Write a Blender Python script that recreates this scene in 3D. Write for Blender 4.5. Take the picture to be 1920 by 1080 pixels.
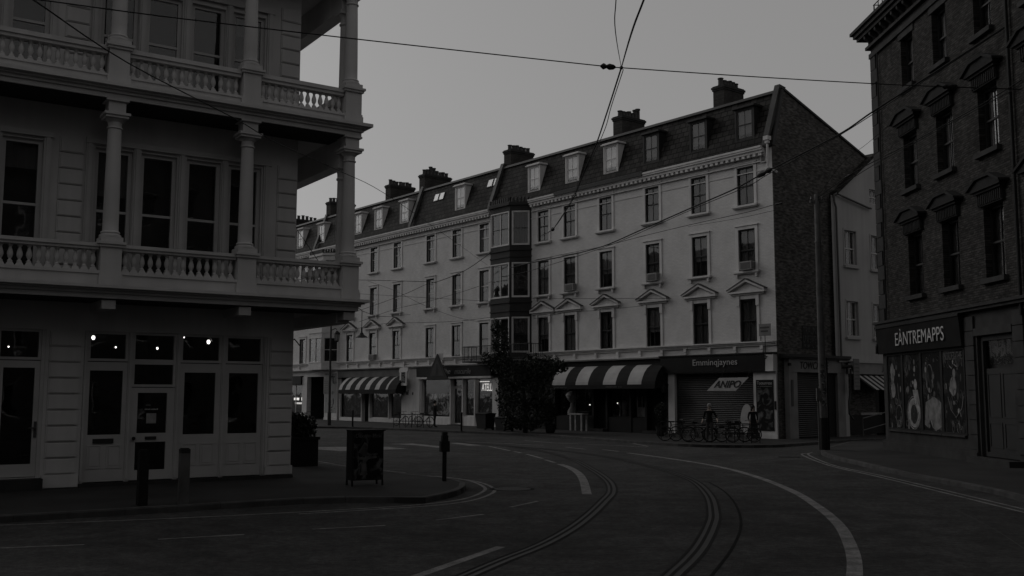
import bpy, bmesh, math, random
import numpy as np
from mathutils import Vector, Matrix
random.seed(7); np.random.seed(7)
for o in list(bpy.data.objects): bpy.data.objects.remove(o)
scene = bpy.context.scene
COL = scene.collection
RAD = math.radians

# ------------------------------------------------------------------ camera
FPX, CAMH = 1890.45, 2.25
PITCH, ROLL = RAD(6.0356), RAD(.089)
FW = np.array([0, math.cos(PITCH), math.sin(PITCH)]); UP0 = np.array([0, -math.sin(PITCH), math.cos(PITCH)]); RT0 = np.array([1., 0, 0])
RT = math.cos(ROLL)*RT0 + math.sin(ROLL)*UP0; UPV = -math.sin(ROLL)*RT0 + math.cos(ROLL)*UP0
CAM = np.array([0, 0, CAMH])
cam = bpy.data.cameras.new('camera'); camo = bpy.data.objects.new('camera', cam); COL.objects.link(camo)
cam.sensor_fit = 'HORIZONTAL'; cam.sensor_width = 36; cam.lens = 36*FPX/1920
cam.clip_start = .1; cam.clip_end = 5000
camo.matrix_world = Matrix(((RT[0], UPV[0], -FW[0], 0), (RT[1], UPV[1], -FW[1], 0), (RT[2], UPV[2], -FW[2], CAMH), (0, 0, 0, 1)))
scene.camera = camo
scene.render.resolution_x = 1024; scene.render.resolution_y = 576

# ------------------------------------------------------------------ sky, sun, exposure
SUN_EL, SUN_AZ = RAD(30), RAD(305)          # azimuth clockwise from +Y; a soft sun behind cloud, from the left
world = bpy.data.worlds.new('World'); scene.world = world; world.use_nodes = True
wn = world.node_tree; wn.nodes.clear()
wo = wn.nodes.new('ShaderNodeOutputWorld'); wb = wn.nodes.new('ShaderNodeBackground')
sk = wn.nodes.new('ShaderNodeTexSky'); sk.sky_type = 'NISHITA'; sk.sun_disc = False
sk.sun_elevation = SUN_EL; sk.sun_rotation = SUN_AZ; sk.air_density = 1.0; sk.dust_density = 3.0
bw = wn.nodes.new('ShaderNodeRGBToBW'); mx = wn.nodes.new('ShaderNodeMix'); mx.data_type = 'RGBA'
mx.inputs[0].default_value = .72                       # cloud cover: mostly an even grey sheet, no colour
mx.inputs[7].default_value = (2.62, 2.575, 2.56, 1)
wn.links.new(sk.outputs[0], bw.inputs[0]); wn.links.new(bw.outputs[0], mx.inputs[6])
wn.links.new(mx.outputs[2], wb.inputs[0]); wb.inputs[1].default_value = .1
wn.links.new(wb.outputs[0], wo.inputs[0])
sun = bpy.data.lights.new('sun', 'SUN'); sun.energy = .5; sun.angle = RAD(40); sun.color = (1, .98, .96)
suno = bpy.data.objects.new('sun', sun); COL.objects.link(suno)
sd = Vector((math.sin(SUN_AZ)*math.cos(SUN_EL), math.cos(SUN_AZ)*math.cos(SUN_EL), math.sin(SUN_EL)))
suno.rotation_euler = sd.to_track_quat('Z', 'Y').to_euler()
suno.location = (-20, -5, 40)
vs = scene.view_settings; vs.view_transform = 'Standard'; vs.look = 'None'; vs.exposure = 0.0; vs.gamma = 1; vs.use_curve_mapping = False

# ------------------------------------------------------------------ pixels of the photograph -> places
def ray(x, y): return FW + RT*(x-960)/FPX - UPV*(y-540)/FPX
def gnd(x, y, z=0.):
    d = ray(x, y); return CAM + d*(z-CAMH)/d[2]
class Frame:
    """a facade: X to the right seen from outside, Y into the building, Z up"""
    def __init__(s, o, xdir):
        s.o = np.array([o[0], o[1], 0.]); s.x = np.array([xdir[0], xdir[1], 0.]); s.y = np.array([-xdir[1], xdir[0], 0.])
        s.rot = math.atan2(xdir[1], xdir[0])
    def pix(s, px, py, y=0.):
        d = ray(px, py); t = ((s.o + s.y*y - CAM) @ s.y)/(d @ s.y); p = CAM + d*t
        return (p-s.o) @ s.x, p[2]
    def w(s, x, y, z=0.): return s.o + s.x*x + s.y*y + np.array([0, 0, z])
def yawdir(a): return (math.sin(a), math.cos(a))
aT, aL, aR = RAD(-38.58), RAD(55.97), RAD(-1.31)
FT = Frame(gnd(1461, 823, .12), (-math.sin(aT), -math.cos(aT)))      # long terrace
FL = Frame(gnd(544, 895, .12), yawdir(aL))                           # corner building with balconies
FR = Frame(gnd(1662, 842, .12), (-math.sin(aR), -math.cos(aR)))      # brick building
FG = Frame(FT.o, (math.cos(aT), -math.sin(aT)))                      # gable end of the terrace

# ------------------------------------------------------------------ materials
MATS = {}
def M(name, col, rough=.8, var=.18, scale=1.5, bump=0., bscale=40, spec=.14, metal=0., streak=0., fine=0., tint=(1, .985, .98)):
    if name in MATS: return MATS[name]
    m = bpy.data.materials.new(name); m.use_nodes = True; nt = m.node_tree; N = nt.nodes; Lk = nt.links
    b = N['Principled BSDF']; b.inputs['Roughness'].default_value = rough; b.inputs['Metallic'].default_value = metal
    b.inputs['Specular IOR Level'].default_value = spec
    c = (col*tint[0], col*tint[1], col*tint[2]) if not isinstance(col, tuple) else col
    geo = N.new('ShaderNodeNewGeometry')
    out = None
    def noise(sc, det, mapping=None):
        n = N.new('ShaderNodeTexNoise'); n.inputs['Scale'].default_value = sc; n.inputs['Detail'].default_value = det
        if mapping:
            mp = N.new('ShaderNodeMapping'); mp.inputs['Scale'].default_value = mapping
            Lk.new(geo.outputs['Position'], mp.inputs[0]); Lk.new(mp.outputs[0], n.inputs['Vector'])
        else: Lk.new(geo.outputs['Position'], n.inputs['Vector'])
        return n
    def mapr(src, a, bb, lo=.3, hi=.7):
        r = N.new('ShaderNodeMapRange'); r.inputs[1].default_value = lo; r.inputs[2].default_value = hi
        r.inputs[3].default_value = a; r.inputs[4].default_value = bb; Lk.new(src, r.inputs[0]); return r.outputs[0]
    f = mapr(noise(scale, 6).outputs[0], 1-var, 1+var)
    if streak:
        g = mapr(noise(2.2, 5, (1.6, 1.6, .12)).outputs[0], 1-streak, 1.0, .35, .6)
        mu = N.new('ShaderNodeMath'); mu.operation = 'MULTIPLY'; Lk.new(f, mu.inputs[0]); Lk.new(g, mu.inputs[1]); f = mu.outputs[0]
    if fine:
        for sc_, a_ in ((1.7, fine*.6), (9., fine*.7), (45., fine)):
            g = mapr(noise(sc_, 3).outputs[0], 1-a_, 1+a_, .32, .68)
            mu = N.new('ShaderNodeMath'); mu.operation = 'MULTIPLY'; Lk.new(f, mu.inputs[0]); Lk.new(g, mu.inputs[1]); f = mu.outputs[0]
    vm = N.new('ShaderNodeVectorMath'); vm.operation = 'SCALE'; vm.inputs[0].default_value = c; Lk.new(f, vm.inputs['Scale'])
    Lk.new(vm.outputs[0], b.inputs['Base Color'])
    if bump:
        bn = N.new('ShaderNodeBump'); bn.inputs['Strength'].default_value = bump; bn.inputs['Distance'].default_value = .02
        Lk.new(noise(bscale, 4).outputs[0], bn.inputs['Height']); Lk.new(bn.outputs[0], b.inputs['Normal'])
    MATS[name] = m; return m
def brick_mat(name, c1, c2, mortar, ax, bw=.225, rh=.075, ms=.012, bump=.5, rough=.9, var=.35, off=.5, t=(1, .96, .92), course=0.):
    m = bpy.data.materials.new(name); m.use_nodes = True; nt = m.node_tree; N = nt.nodes; Lk = nt.links
    b = N['Principled BSDF']; b.inputs['Roughness'].default_value = rough; b.inputs['Specular IOR Level'].default_value = .08
    tc = N.new('ShaderNodeTexCoord'); sp = N.new('ShaderNodeSeparateXYZ'); cb = N.new('ShaderNodeCombineXYZ')
    Lk.new(tc.outputs['Object'], sp.inputs[0]); Lk.new(sp.outputs[ax], cb.inputs[0]); Lk.new(sp.outputs[2], cb.inputs[1])
    br = N.new('ShaderNodeTexBrick'); br.offset = off; Lk.new(cb.outputs[0], br.inputs['Vector'])
    br.inputs['Scale'].default_value = 1; br.inputs['Brick Width'].default_value = bw; br.inputs['Row Height'].default_value = rh
    br.inputs['Mortar Size'].default_value = ms; br.inputs['Mortar Smooth'].default_value = .3
    for k, v in (('Color1', c1), ('Color2', c2), ('Mortar', mortar)): br.inputs[k].default_value = (v*t[0], v*t[1], v*t[2], 1)
    no = N.new('ShaderNodeTexNoise'); no.inputs['Scale'].default_value = 1.1; no.inputs['Detail'].default_value = 7
    Lk.new(tc.outputs['Object'], no.inputs['Vector'])
    mr = N.new('ShaderNodeMapRange'); mr.inputs[1].default_value = .3; mr.inputs[2].default_value = .7; mr.inputs[3].default_value = 1-var; mr.inputs[4].default_value = 1+var
    Lk.new(no.outputs[0], mr.inputs[0])
    fac = mr.outputs[0]
    if course:      # odd dark and pale bricks, lying along the courses
        mp = N.new('ShaderNodeMapping'); mp.inputs['Scale'].default_value = (3.2, 3.2, 11.); Lk.new(tc.outputs['Object'], mp.inputs[0])
        n2 = N.new('ShaderNodeTexNoise'); n2.inputs['Scale'].default_value = 1.; n2.inputs['Detail'].default_value = 3; Lk.new(mp.outputs[0], n2.inputs['Vector'])
        m2 = N.new('ShaderNodeMapRange'); m2.inputs[1].default_value = .35; m2.inputs[2].default_value = .65; m2.inputs[3].default_value = 1-course; m2.inputs[4].default_value = 1+course; Lk.new(n2.outputs[0], m2.inputs[0])
        mu = N.new('ShaderNodeMath'); mu.operation = 'MULTIPLY'; Lk.new(fac, mu.inputs[0]); Lk.new(m2.outputs[0], mu.inputs[1]); fac = mu.outputs[0]
    vm = N.new('ShaderNodeVectorMath'); vm.operation = 'SCALE'; Lk.new(br.outputs[0], vm.inputs[0]); Lk.new(fac, vm.inputs['Scale'])
    Lk.new(vm.outputs[0], b.inputs['Base Color'])
    bn = N.new('ShaderNodeBump'); bn.inputs['Strength'].default_value = bump; bn.inputs['Distance'].default_value = .015; bn.invert = True
    Lk.new(br.outputs['Fac'], bn.inputs['Height']); Lk.new(bn.outputs[0], b.inputs['Normal'])
    return m
def glass_mat(name, tint=.7, ior=1.5, rough=.02):
    m = bpy.data.materials.new(name); m.use_nodes = True; nt = m.node_tree; N = nt.nodes; Lk = nt.links
    N.remove(N['Principled BSDF']); out = N['Material Output']
    tr = N.new('ShaderNodeBsdfTransparent'); tr.inputs[0].default_value = (tint, tint, tint, 1)
    gl = N.new('ShaderNodeBsdfGlossy'); gl.inputs['Roughness'].default_value = rough; gl.inputs[0].default_value = (.95, .95, .95, 1)
    fr = N.new('ShaderNodeFresnel'); geo = N.new('ShaderNodeNewGeometry')
    io = N.new('ShaderNodeMapRange'); io.inputs[3].default_value = ior; io.inputs[4].default_value = 1/ior      # thin sheet: same reflection from both faces
    Lk.new(geo.outputs['Backfacing'], io.inputs[0]); Lk.new(io.outputs[0], fr.inputs[0]); no = N.new('ShaderNodeTexNoise'); no.inputs['Scale'].default_value = .9
    Lk.new(geo.outputs['Position'], no.inputs['Vector'])
    bn = N.new('ShaderNodeBump'); bn.inputs['Strength'].default_value = .25; bn.inputs['Distance'].default_value = .03
    Lk.new(no.outputs[0], bn.inputs['Height']); Lk.new(bn.outputs[0], gl.inputs['Normal'])
    mi = N.new('ShaderNodeMixShader'); Lk.new(fr.outputs[0], mi.inputs[0]); Lk.new(tr.outputs[0], mi.inputs[1]); Lk.new(gl.outputs[0], mi.inputs[2])
    Lk.new(mi.outputs[0], out.inputs[0]); return m
def emit_mat(name, s):
    m = bpy.data.materials.new(name); m.use_nodes = True; b = m.node_tree.nodes['Principled BSDF']
    b.inputs['Base Color'].default_value = (.8, .8, .8, 1); b.inputs['Emission Color'].default_value = (1, .97, .93, 1); b.inputs['Emission Strength'].default_value = s
    return m
def poster_mat(name, lo, hi, sc, thr=.55, seed=0.):
    m = bpy.data.materials.new(name); m.use_nodes = True; nt = m.node_tree; N = nt.nodes; Lk = nt.links
    b = N['Principled BSDF']; b.inputs['Roughness'].default_value = .85; b.inputs['Specular IOR Level'].default_value = .06
    tc = N.new('ShaderNodeTexCoord'); mp = N.new('ShaderNodeMapping'); mp.inputs['Location'].default_value = (seed, seed*.7, seed*1.3)
    Lk.new(tc.outputs['Object'], mp.inputs[0])
    n = N.new('ShaderNodeTexNoise'); n.inputs['Scale'].default_value = sc; n.inputs['Detail'].default_value = 5; n.inputs['Distortion'].default_value = 1.2
    Lk.new(mp.outputs[0], n.inputs['Vector'])
    r = N.new('ShaderNodeMapRange'); r.inputs[1].default_value = thr-.06; r.inputs[2].default_value = thr+.1; r.inputs[3].default_value = lo; r.inputs[4].default_value = hi
    Lk.new(n.outputs[0], r.inputs[0]); cb = N.new('ShaderNodeCombineColor')
    for i in range(3): Lk.new(r.outputs[0], cb.inputs[i])
    Lk.new(cb.outputs[0], b.inputs['Base Color']); return m

ASPH = M('asphalt', .036, .9, .3, .35, .35, 90, spec=.12, fine=.5)
PAVE = M('paving', .032, .92, .25, .6, .2, 50, spec=.12)
KERBM = M('kerb_granite', .06, .9, .3, 2.5, .2, 60)
ROADW = M('road_paint', .15, .85, .3, 3.0, .2, 80, spec=.15, fine=.35)
ROADY = M('road_paint_yellow', .15, .85, .3, 3.0, .2, 80, spec=.15, fine=.35)
STEEL = M('rail_steel', .028, .5, .3, 5, metal=.5)
GROOVE = M('rail_groove', .012, .95)
STUCCO = brick_mat('painted_brick', .56, .53, .47, 0, bump=.25, var=.07, rough=.85, t=(1, .985, .98), course=.05)
STUCCO2 = brick_mat('painted_brick_worn', .55, .51, .46, 0, bump=.25, var=.09, rough=.85, t=(1, .985, .98), course=.07)
TRIMW = M('white_trim', .56, .75, .1, 1.5, streak=.12)
WINGW = M('white_wing_stucco', .36, .85, .08, .6, .1, 14, streak=.08)
CREAM = M('cream_masonry', .5, .8, .1, .8, .08, 25, streak=.08)
CREAMT = M('cream_timber', .42, .6, .1, 1.2, spec=.4)
SOFF = M('balcony_shade', .045, .85, .15)  # dark tone put in to deepen the shade inside the balconies
DARKP = M('dark_paint', .018, .6, .2, spec=.2)
BLACK = M('black_paint', .011, .7, .2, spec=.15)
BAYD = M('dark_bay_paint', .034, .7, .15, 1.0, streak=.1)
IRON = M('cast_iron', .012, .6, .2)
SLATE = brick_mat('roof_slate', .036, .016, .006, 0, .42, .3, .03, .9, .75, .35)
LEADM = M('lead_flashing', .05, .6, .2)
GBRICK = brick_mat('gable_brick', .1, .055, .07, 1, var=.22, course=.45)
RBRICK = brick_mat('brown_brick', .048, .024, .018, 0, var=.3, bump=.8, course=.35)
CBRICK = brick_mat('chimney_brick', .055, .035, .03, 1, var=.3)
STONED = M('dark_sandstone', .034, .9, .25, 2, .25, 30)
POTM = M('chimney_pot_clay', .055, .85, .25)
GLASS = glass_mat('window_glass', .85)
GLASSB = glass_mat('dormer_glass', .92, 1.8)
GLASSD = glass_mat('shop_glass', .88)
DARKIN = M('dark_interior', .045, .9)
CURT = M('net_curtain', .24, .9, .15, 2)
CURT2 = M('grey_curtain', .12, .9, .2, 2)
LETW = M('pale_lettering', .34, .6, .15, 6)
LETD = M('dark_lettering', .012, .6)
FABW = M('pale_awning_cloth', .36, .9, .12, 1.5)
FABD = M('dark_awning_cloth', .016, .9)
SHUT = M('shutter_metal', .05, .5, .2, 1.2, metal=.4)
WOODP = M('weathered_pole_wood', .09, .9, .3, 2.5, .3, 30)
PAPER = M('weathered_paper', .3, .9, .25, 6)
BULB = emit_mat('lit_bulb', 4.0)
GLOW = emit_mat('lit_shop_sign', .7)
GLOW2 = emit_mat('lit_shop_lamp', 1.2)
WIREM = M('cable_black', .008, .7)
LEAF = M('leaf_dark', .02, .6, .4, 3, tint=(.9, 1, .85))
LEAF2 = M('leaf_mid', .034, .6, .4, 3, tint=(.9, 1, .85))
BARK = M('bark', .03, .95, .3, 6, .4, 30)
SKIN = M('skin', .3, .6, .08, tint=(1, .82, .72))
CLOTHD = M('dark_cloth', .014, .95, .2)
CLOTHG = M('grey_cloth', .05, .95, .2)
HAIR = M('dark_hair', .012, .7)
HAIRG = M('grey_hair', .2, .8)
ACM = M('air_conditioner_casing', .3, .6, .12, 3)
BINM = M('bin_plastic', .012, .6, .2)
METALG = M('grey_metal', .1, .5, .2, metal=.5)

# ------------------------------------------------------------------ mesh helpers
XO = {}
class MB:
    def __init__(s, xf=None): s.v = []; s.f = []; s.xf = xf
    def add(s, vs, fs):
        o = len(s.v); s.v += [tuple(s.xf(*p)) if s.xf else tuple(p) for p in vs]; s.f += [tuple(i+o for i in f) for f in fs]; return s
    def box(s, x0, x1, y0, y1, z0, z1):
        return s.add([(x0,y0,z0),(x1,y0,z0),(x1,y1,z0),(x0,y1,z0),(x0,y0,z1),(x1,y0,z1),(x1,y1,z1),(x0,y1,z1)],
            [(0,3,2,1),(4,5,6,7),(0,1,5,4),(1,2,6,5),(2,3,7,6),(3,0,4,7)])
    def prism(s, poly, y0, y1):
        n = len(poly); return s.add([(x,y0,z) for x,z in poly]+[(x,y1,z) for x,z in poly],
            [tuple(range(n)), tuple(range(2*n-1,n-1,-1))]+[(i,(i+1)%n,(i+1)%n+n,i+n) for i in range(n)])
    def prismx(s, poly, x0, x1):
        n = len(poly); return s.add([(x0,y,z) for y,z in poly]+[(x1,y,z) for y,z in poly],
            [tuple(range(n)), tuple(range(2*n-1,n-1,-1))]+[(i,(i+1)%n,(i+1)%n+n,i+n) for i in range(n)])
    def prismz(s, poly, z0, z1):
        n = len(poly); return s.add([(x,y,z0) for x,y in poly]+[(x,y,z1) for x,y in poly],
            [tuple(range(n)), tuple(range(2*n-1,n-1,-1))]+[(i,(i+1)%n,(i+1)%n+n,i+n) for i in range(n)])
    def lathe(s, prof, cx=0, cy=0, n=12, sx=1, sy=1):
        vs = []; fs = []
        for r, z in prof:
            for k in range(n):
                a = 2*math.pi*k/n; vs.append((cx+r*math.cos(a)*sx, cy+r*math.sin(a)*sy, z))
        for i in range(len(prof)-1):
            for k in range(n): fs.append((i*n+k, i*n+(k+1)%n, (i+1)*n+(k+1)%n, (i+1)*n+k))
        fs.append(tuple(range(n-1,-1,-1))); m = (len(prof)-1)*n; fs.append(tuple(range(m, m+n)))
        return s.add(vs, fs)
    def tube(s, pts, r, n=6):
        pts = [Vector(p) for p in pts]; vs = []; fs = []; N = len(pts)
        rr = r if isinstance(r, (list, tuple)) else [r]*N
        ref = None
        for i, p in enumerate(pts):
            t = (pts[min(i+1,N-1)]-pts[max(i-1,0)]).normalized()
            if ref is None: ref = Vector((0,0,1)) if abs(t.z) < .9 else Vector((1,0,0))
            a = t.cross(ref)
            if a.length < 1e-4: a = t.cross(Vector((0,1,0)))
            a.normalize(); b = t.cross(a).normalized(); ref = -b if False else ref
            for k in range(n):
                q = 2*math.pi*k/n; vs.append(tuple(p + a*math.cos(q)*rr[i] + b*math.sin(q)*rr[i]))
        for i in range(N-1):
            for k in range(n): fs.append((i*n+k, i*n+(k+1)%n, (i+1)*n+(k+1)%n, (i+1)*n+k))
        fs.append(tuple(range(n-1,-1,-1))); m = (N-1)*n; fs.append(tuple(range(m, m+n)))
        return s.add(vs, fs)
    def ball(s, c, r, n=8, sx=1, sy=1, sz=1):
        prof = []; m = max(4, n//2)
        for i in range(m+1):
            a = -math.pi/2 + math.pi*i/m; prof.append((max(r*math.cos(a), 1e-4), c[2]+r*math.sin(a)*sz))
        return s.lathe(prof, c[0], c[1], n, sx, sy)
    def mesh(s, name, mat, smooth=False):
        me = bpy.data.meshes.new(name); me.from_pydata(s.v, [], s.f)
        bm = bmesh.new(); bm.from_mesh(me); bmesh.ops.recalc_face_normals(bm, faces=bm.faces); bm.to_mesh(me); bm.free()
        if mat: me.materials.append(mat)
        if smooth:
            for p in me.polygons: p.use_smooth = True
            me.set_sharp_from_angle(angle=RAD(40))
        return me
    def build(s, name, mat, parent=None, loc=None, smooth=False):
        return ob(name, s.mesh(name, mat, smooth), parent, loc)
def ob(name, me, parent=None, loc=None, rot=None, scale=None):
    o = bpy.data.objects.new(name, me); COL.objects.link(o)
    if parent is not None: o.parent = parent
    if loc is None: loc = (-XO[parent.name], 0, 0) if (parent is not None and parent.name in XO) else (0, 0, 0)
    o.location = loc
    if rot: o.rotation_euler = rot
    if scale: o.scale = scale
    return o
CACHE = {}
def cached(key, fn):
    if key not in CACHE: CACHE[key] = fn()
    return CACHE[key]
def tag(o, label=None, cat=None, group=None, kind=None):
    if label: o['label'] = label
    if cat: o['category'] = cat
    if group: o['group'] = group
    if kind: o['kind'] = kind
    return o
def thing(name, label, cat, loc=(0,0,0), rotz=0., group=None, xo=0.):
    e = bpy.data.objects.new(name, None); COL.objects.link(e); e.empty_display_size = .3
    e.location = loc; e.rotation_euler = (0, 0, rotz); tag(e, label, cat, group); XO[e.name] = xo; return e
def copy_tree(o, parent=None):
    c = o.copy(); COL.objects.link(c); c.parent = parent
    for ch in list(o.children): copy_tree(ch, c)
    return c
def fthing(fr, name, label, cat, x, y=0., z=0., group=None, rz=0.):
    """a thing whose parts are drawn in the facade's own coordinates"""
    p = fr.w(x, y, z); return thing(name, label, cat, p, fr.rot+rz, group, xo=0.)
def text_mesh(s, w, h, mat, ext=.01, shear=0., bold=0.):
    cu = bpy.data.curves.new('txt', 'FONT'); cu.body = s; cu.size = 1; cu.extrude = .02; cu.shear = shear; cu.offset = bold
    t = bpy.data.objects.new('txt', cu); COL.objects.link(t)
    bpy.context.view_layer.update()
    me = bpy.data.meshes.new_from_object(t.evaluated_get(bpy.context.evaluated_depsgraph_get()))
    bpy.data.objects.remove(t); bpy.data.curves.remove(cu)
    n = len(me.vertices); a = np.empty(n*3); me.vertices.foreach_get('co', a); a = a.reshape(-1, 3)
    lo, hi = a.min(0), a.max(0); a = (a-lo)/(hi-lo)
    b = np.empty_like(a); b[:,0] = (a[:,0]-.5)*w; b[:,2] = a[:,1]*h; b[:,1] = -a[:,2]*ext
    me.vertices.foreach_set('co', b.ravel()); me.materials.clear(); me.materials.append(mat); me.update(); return me
def lettering(s, x, z, w, h, y, mat, parent, shear=0., bold=0., name='lettering', dx=None):
    xo = XO.get(parent.name, 0) if dx is None else dx
    return ob(name, text_mesh(s, w, h, mat, .012, shear, bold), parent, (x-xo, y, z))
def wall_mb(mb, x0, x1, z0, z1, holes, y=0., th=.3, back=False):
    xs = sorted({x0, x1, *[a for h in holes for a in h[:2]]}); zs = sorted({z0, z1, *[a for h in holes for a in h[2:]]})
    xs = [a for a in xs if x0 <= a <= x1]; zs = [a for a in zs if z0 <= a <= z1]
    for i in range(len(xs)-1):
        for j in range(len(zs)-1):
            cx, cz = (xs[i]+xs[i+1])/2, (zs[j]+zs[j+1])/2
            if any(h[0] < cx < h[1] and h[2] < cz < h[3] for h in holes): continue
            a, b, c, d = xs[i], xs[i+1], zs[j], zs[j+1]
            mb.add([(a,y,c),(b,y,c),(b,y,d),(a,y,d)], [(0,1,2,3)])
            if back: mb.add([(a,y+th,c),(b,y+th,c),(b,y+th,d),(a,y+th,d)], [(3,2,1,0)])
    for a, b, c, d in holes:
        mb.add([(a,y,c),(b,y,c),(b,y,d),(a,y,d),(a,y+th,c),(b,y+th,c),(b,y+th,d),(a,y+th,d)], [(0,4,5,1),(1,5,6,2),(2,6,7,3),(3,7,4,0)])
    if back:
        a, b, c, d = x0, x1, z0, z1
        mb.add([(a,y,c),(b,y,c),(b,y,d),(a,y,d),(a,y+th,c),(b,y+th,c),(b,y+th,d),(a,y+th,d)], [(0,1,5,4),(1,2,6,5),(2,3,7,6),(3,0,4,7)])
    return mb
def frame_mb(mb, x0, x1, z0, z1, t, y0, y1):
    mb.box(x0, x0+t, y0, y1, z0, z1); mb.box(x1-t, x1, y0, y1, z0, z1)
    mb.box(x0+t, x1-t, y0+.002, y1-.002, z0, z0+t); mb.box(x0+t, x1-t, y0+.002, y1-.002, z1-t, z1); return mb
def curtain_mesh(w, h, cover, side):
    """cloth with folds; cover = how far down, side = width share of each half"""
    mb = MB(); z1 = h-.06; z0 = z1-(h-.1)*cover
    spans = [(-w/2+.05, w/2-.05)] if side >= .5 else [(-w/2+.05, -w/2+.05+w*side), (w/2-.05-w*side, w/2-.05)]
    for a, b in spans:
        n = max(4, int((b-a)/.05)); vs = []; fs = []
        for i in range(n+1):
            x = a+(b-a)*i/n; y = .225+.02*math.sin(i*1.9)+.008*math.sin(i*.7); vs += [(x, y, z0), (x, y, z1)]
        for i in range(n): fs.append((2*i, 2*i+2, 2*i+3, 2*i+1))
        mb.add(vs, fs)
    return mb
def sash(parent, xc, z0, w, h, y=0., fm=None, bars=(1, 1), cover=1., side=.5, cmat=None, split=.5, ft=.06, name='window', glass=None, meet=True):
    fm = fm or TRIMW; xo = XO.get(parent.name, 0); glass = glass or GLASS
    def fr():
        mb = MB(); frame_mb(mb, -w/2, w/2, 0, h, ft, .09, .19)
        zm = h*split
        if meet: mb.box(-w/2+ft, w/2-ft, .10, .18, zm-.03, zm+.03)
        for nb, (a, b) in ((bars[0], (zm+.03, h-ft)), (bars[1], (ft, zm-.03))):
            for i in range(nb):
                x = -w/2+w*(i+1)/(nb+1); mb.box(x-.012, x+.012, .115, .165, a, b)
        return mb.mesh('window', fm)
    def pn(a, b):
        return MB().box(-w/2+ft, w/2-ft, .137, .143, a, b).mesh('pane', glass)
    k = (round(w,2), round(h,2), bars, split, ft, fm.name, meet)
    o = ob(name, cached(('sash', k), fr), parent, (xc-xo, y, z0))
    ob('pane', cached(('pt', k, glass.name), lambda: pn(h*split, h-ft)), o, (0,0,0)); ob('pane', cached(('pb', k, glass.name), lambda: pn(ft, h*split)), o, (0,0,0))
    if cover > 0: ob('curtain', cached(('cu', round(w,2), round(h,2), round(cover,2), round(side,2), (cmat or CURT).name), lambda: curtain_mesh(w, h, cover, side).mesh('curtain', cmat or CURT, True)), o, (0,0,0))
    ob('dark_room', cached(('rm', round(w,2), round(h,2)), lambda: MB().add([(-w/2-.02,.6,-.02),(w/2+.02,.6,-.02),(w/2+.02,.6,h+.02),(-w/2-.02,.6,h+.02),(-w/2-.02,.28,-.02),(w/2+.02,.28,-.02),(w/2+.02,.28,h+.02),(-w/2-.02,.28,h+.02)],
        [(0,1,2,3),(0,4,5,1),(1,5,6,2),(2,6,7,3),(3,7,4,0)]).mesh('dark_room', DARKIN)), o, (0,0,0))
    return o
# ------------------------------------------------------------------ ground
def smooth(pts, step=.4):
    P = [np.array(p[:2], float) for p in pts]; P = [2*P[0]-P[1]]+P+[2*P[-1]-P[-2]]; out = []
    for i in range(1, len(P)-2):
        n = max(2, int(np.linalg.norm(P[i+1]-P[i])/step))
        for k in range(n):
            t = k/n; out.append(.5*((2*P[i])+(-P[i-1]+P[i+1])*t+(2*P[i-1]-5*P[i]+4*P[i+1]-P[i+2])*t*t+(-P[i-1]+3*P[i]-3*P[i+1]+P[i+2])*t**3))
    out.append(P[-2]); return out
def pxpath(px, z=0., step=.4, sm=True):
    q = [gnd(x, y, z) for x, y in px]; return smooth(q, step) if sm else [np.array(p[:2]) for p in q]
def offset(path, d):
    out = []; n = len(path)
    for i in range(n):
        t = path[min(i+1, n-1)]-path[max(i-1, 0)]; t = t/np.linalg.norm(t); out.append(path[i]+np.array([-t[1], t[0]])*d)
    return out
def ribbon(name, path, w, z, mat, parent, h=.004):
    w = w if isinstance(w, (list, tuple, np.ndarray)) else [w]*len(path)
    a = []; b = []; n = len(path)
    for i in range(n):
        t = path[min(i+1, n-1)]-path[max(i-1, 0)]; t = t/np.linalg.norm(t); m = np.array([-t[1], t[0]])*w[i]/2
        a.append(path[i]+m); b.append(path[i]-m)
    vs = [(*p, z) for p in a]+[(*p, z) for p in b]; fs = [(i, i+1, n+i+1, n+i) for i in range(n-1)]
    return MB().add(vs, fs).build(name, mat, parent)
S = 900
road = tag(MB().add([(-S,-S,0),(S,-S,0),(S,S,0),(-S,S,0)], [(0,1,2,3)]).build('road', ASPH), 'dark worn asphalt road bending round the corner', None, None, 'structure')

def flw(*p): return [FL.w(x, y)[:2] for x, y in p]
def ftw(*p): return [FT.w(x, y)[:2] for x, y in p]
def frw(*p): return [FR.w(x, y)[:2] for x, y in p]
# pavement of the corner building
tip = pxpath([(795,933),(850,921.5),(872,911),(868,902.5),(835,896),(760,888),(640,874),(591,867)], .12, .25)
kl = flw((-45,-5.12),(-1.2,-5.12))
kleft = [kl[0], kl[1]]+tip
d = tip[-1]-tip[-6]; d = d/np.linalg.norm(d)
kleft.append(tip[-1]+d*45)
pvl = tag(MB().prismz([tuple(p) for p in kleft]+[tuple(p) for p in flw((-40, 45))], 0, .12).build('pavement', PAVE), 'dark pavement in front of the balconied corner building', None, None, 'structure')
# pavement of the terrace
kt = pxpath([(590,799.5),(640,800),(700,801.5),(790,805),(915,810),(1020,814.5),(1120,822),(1220,828.7),(1301,833),(1380,834.5),(1450,834),(1500,831),(1560,826)], .12, .6)
d0 = kt[0]-kt[5]; d0 = d0/np.linalg.norm(d0); d1 = kt[-1]-kt[-4]; d1 = d1/np.linalg.norm(d1)
d1 = FG.x[:2]
kterr = [kt[0]+d0*50]+kt+[kt[-1]+d1*40]
pvt = tag(MB().prismz([tuple(p) for p in kterr]+[tuple(p) for p in ftw((20, 60), (-75, 40))], 0, .12).build('pavement', PAVE), 'pavement along the white terrace shopfronts', None, None, 'structure')
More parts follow.
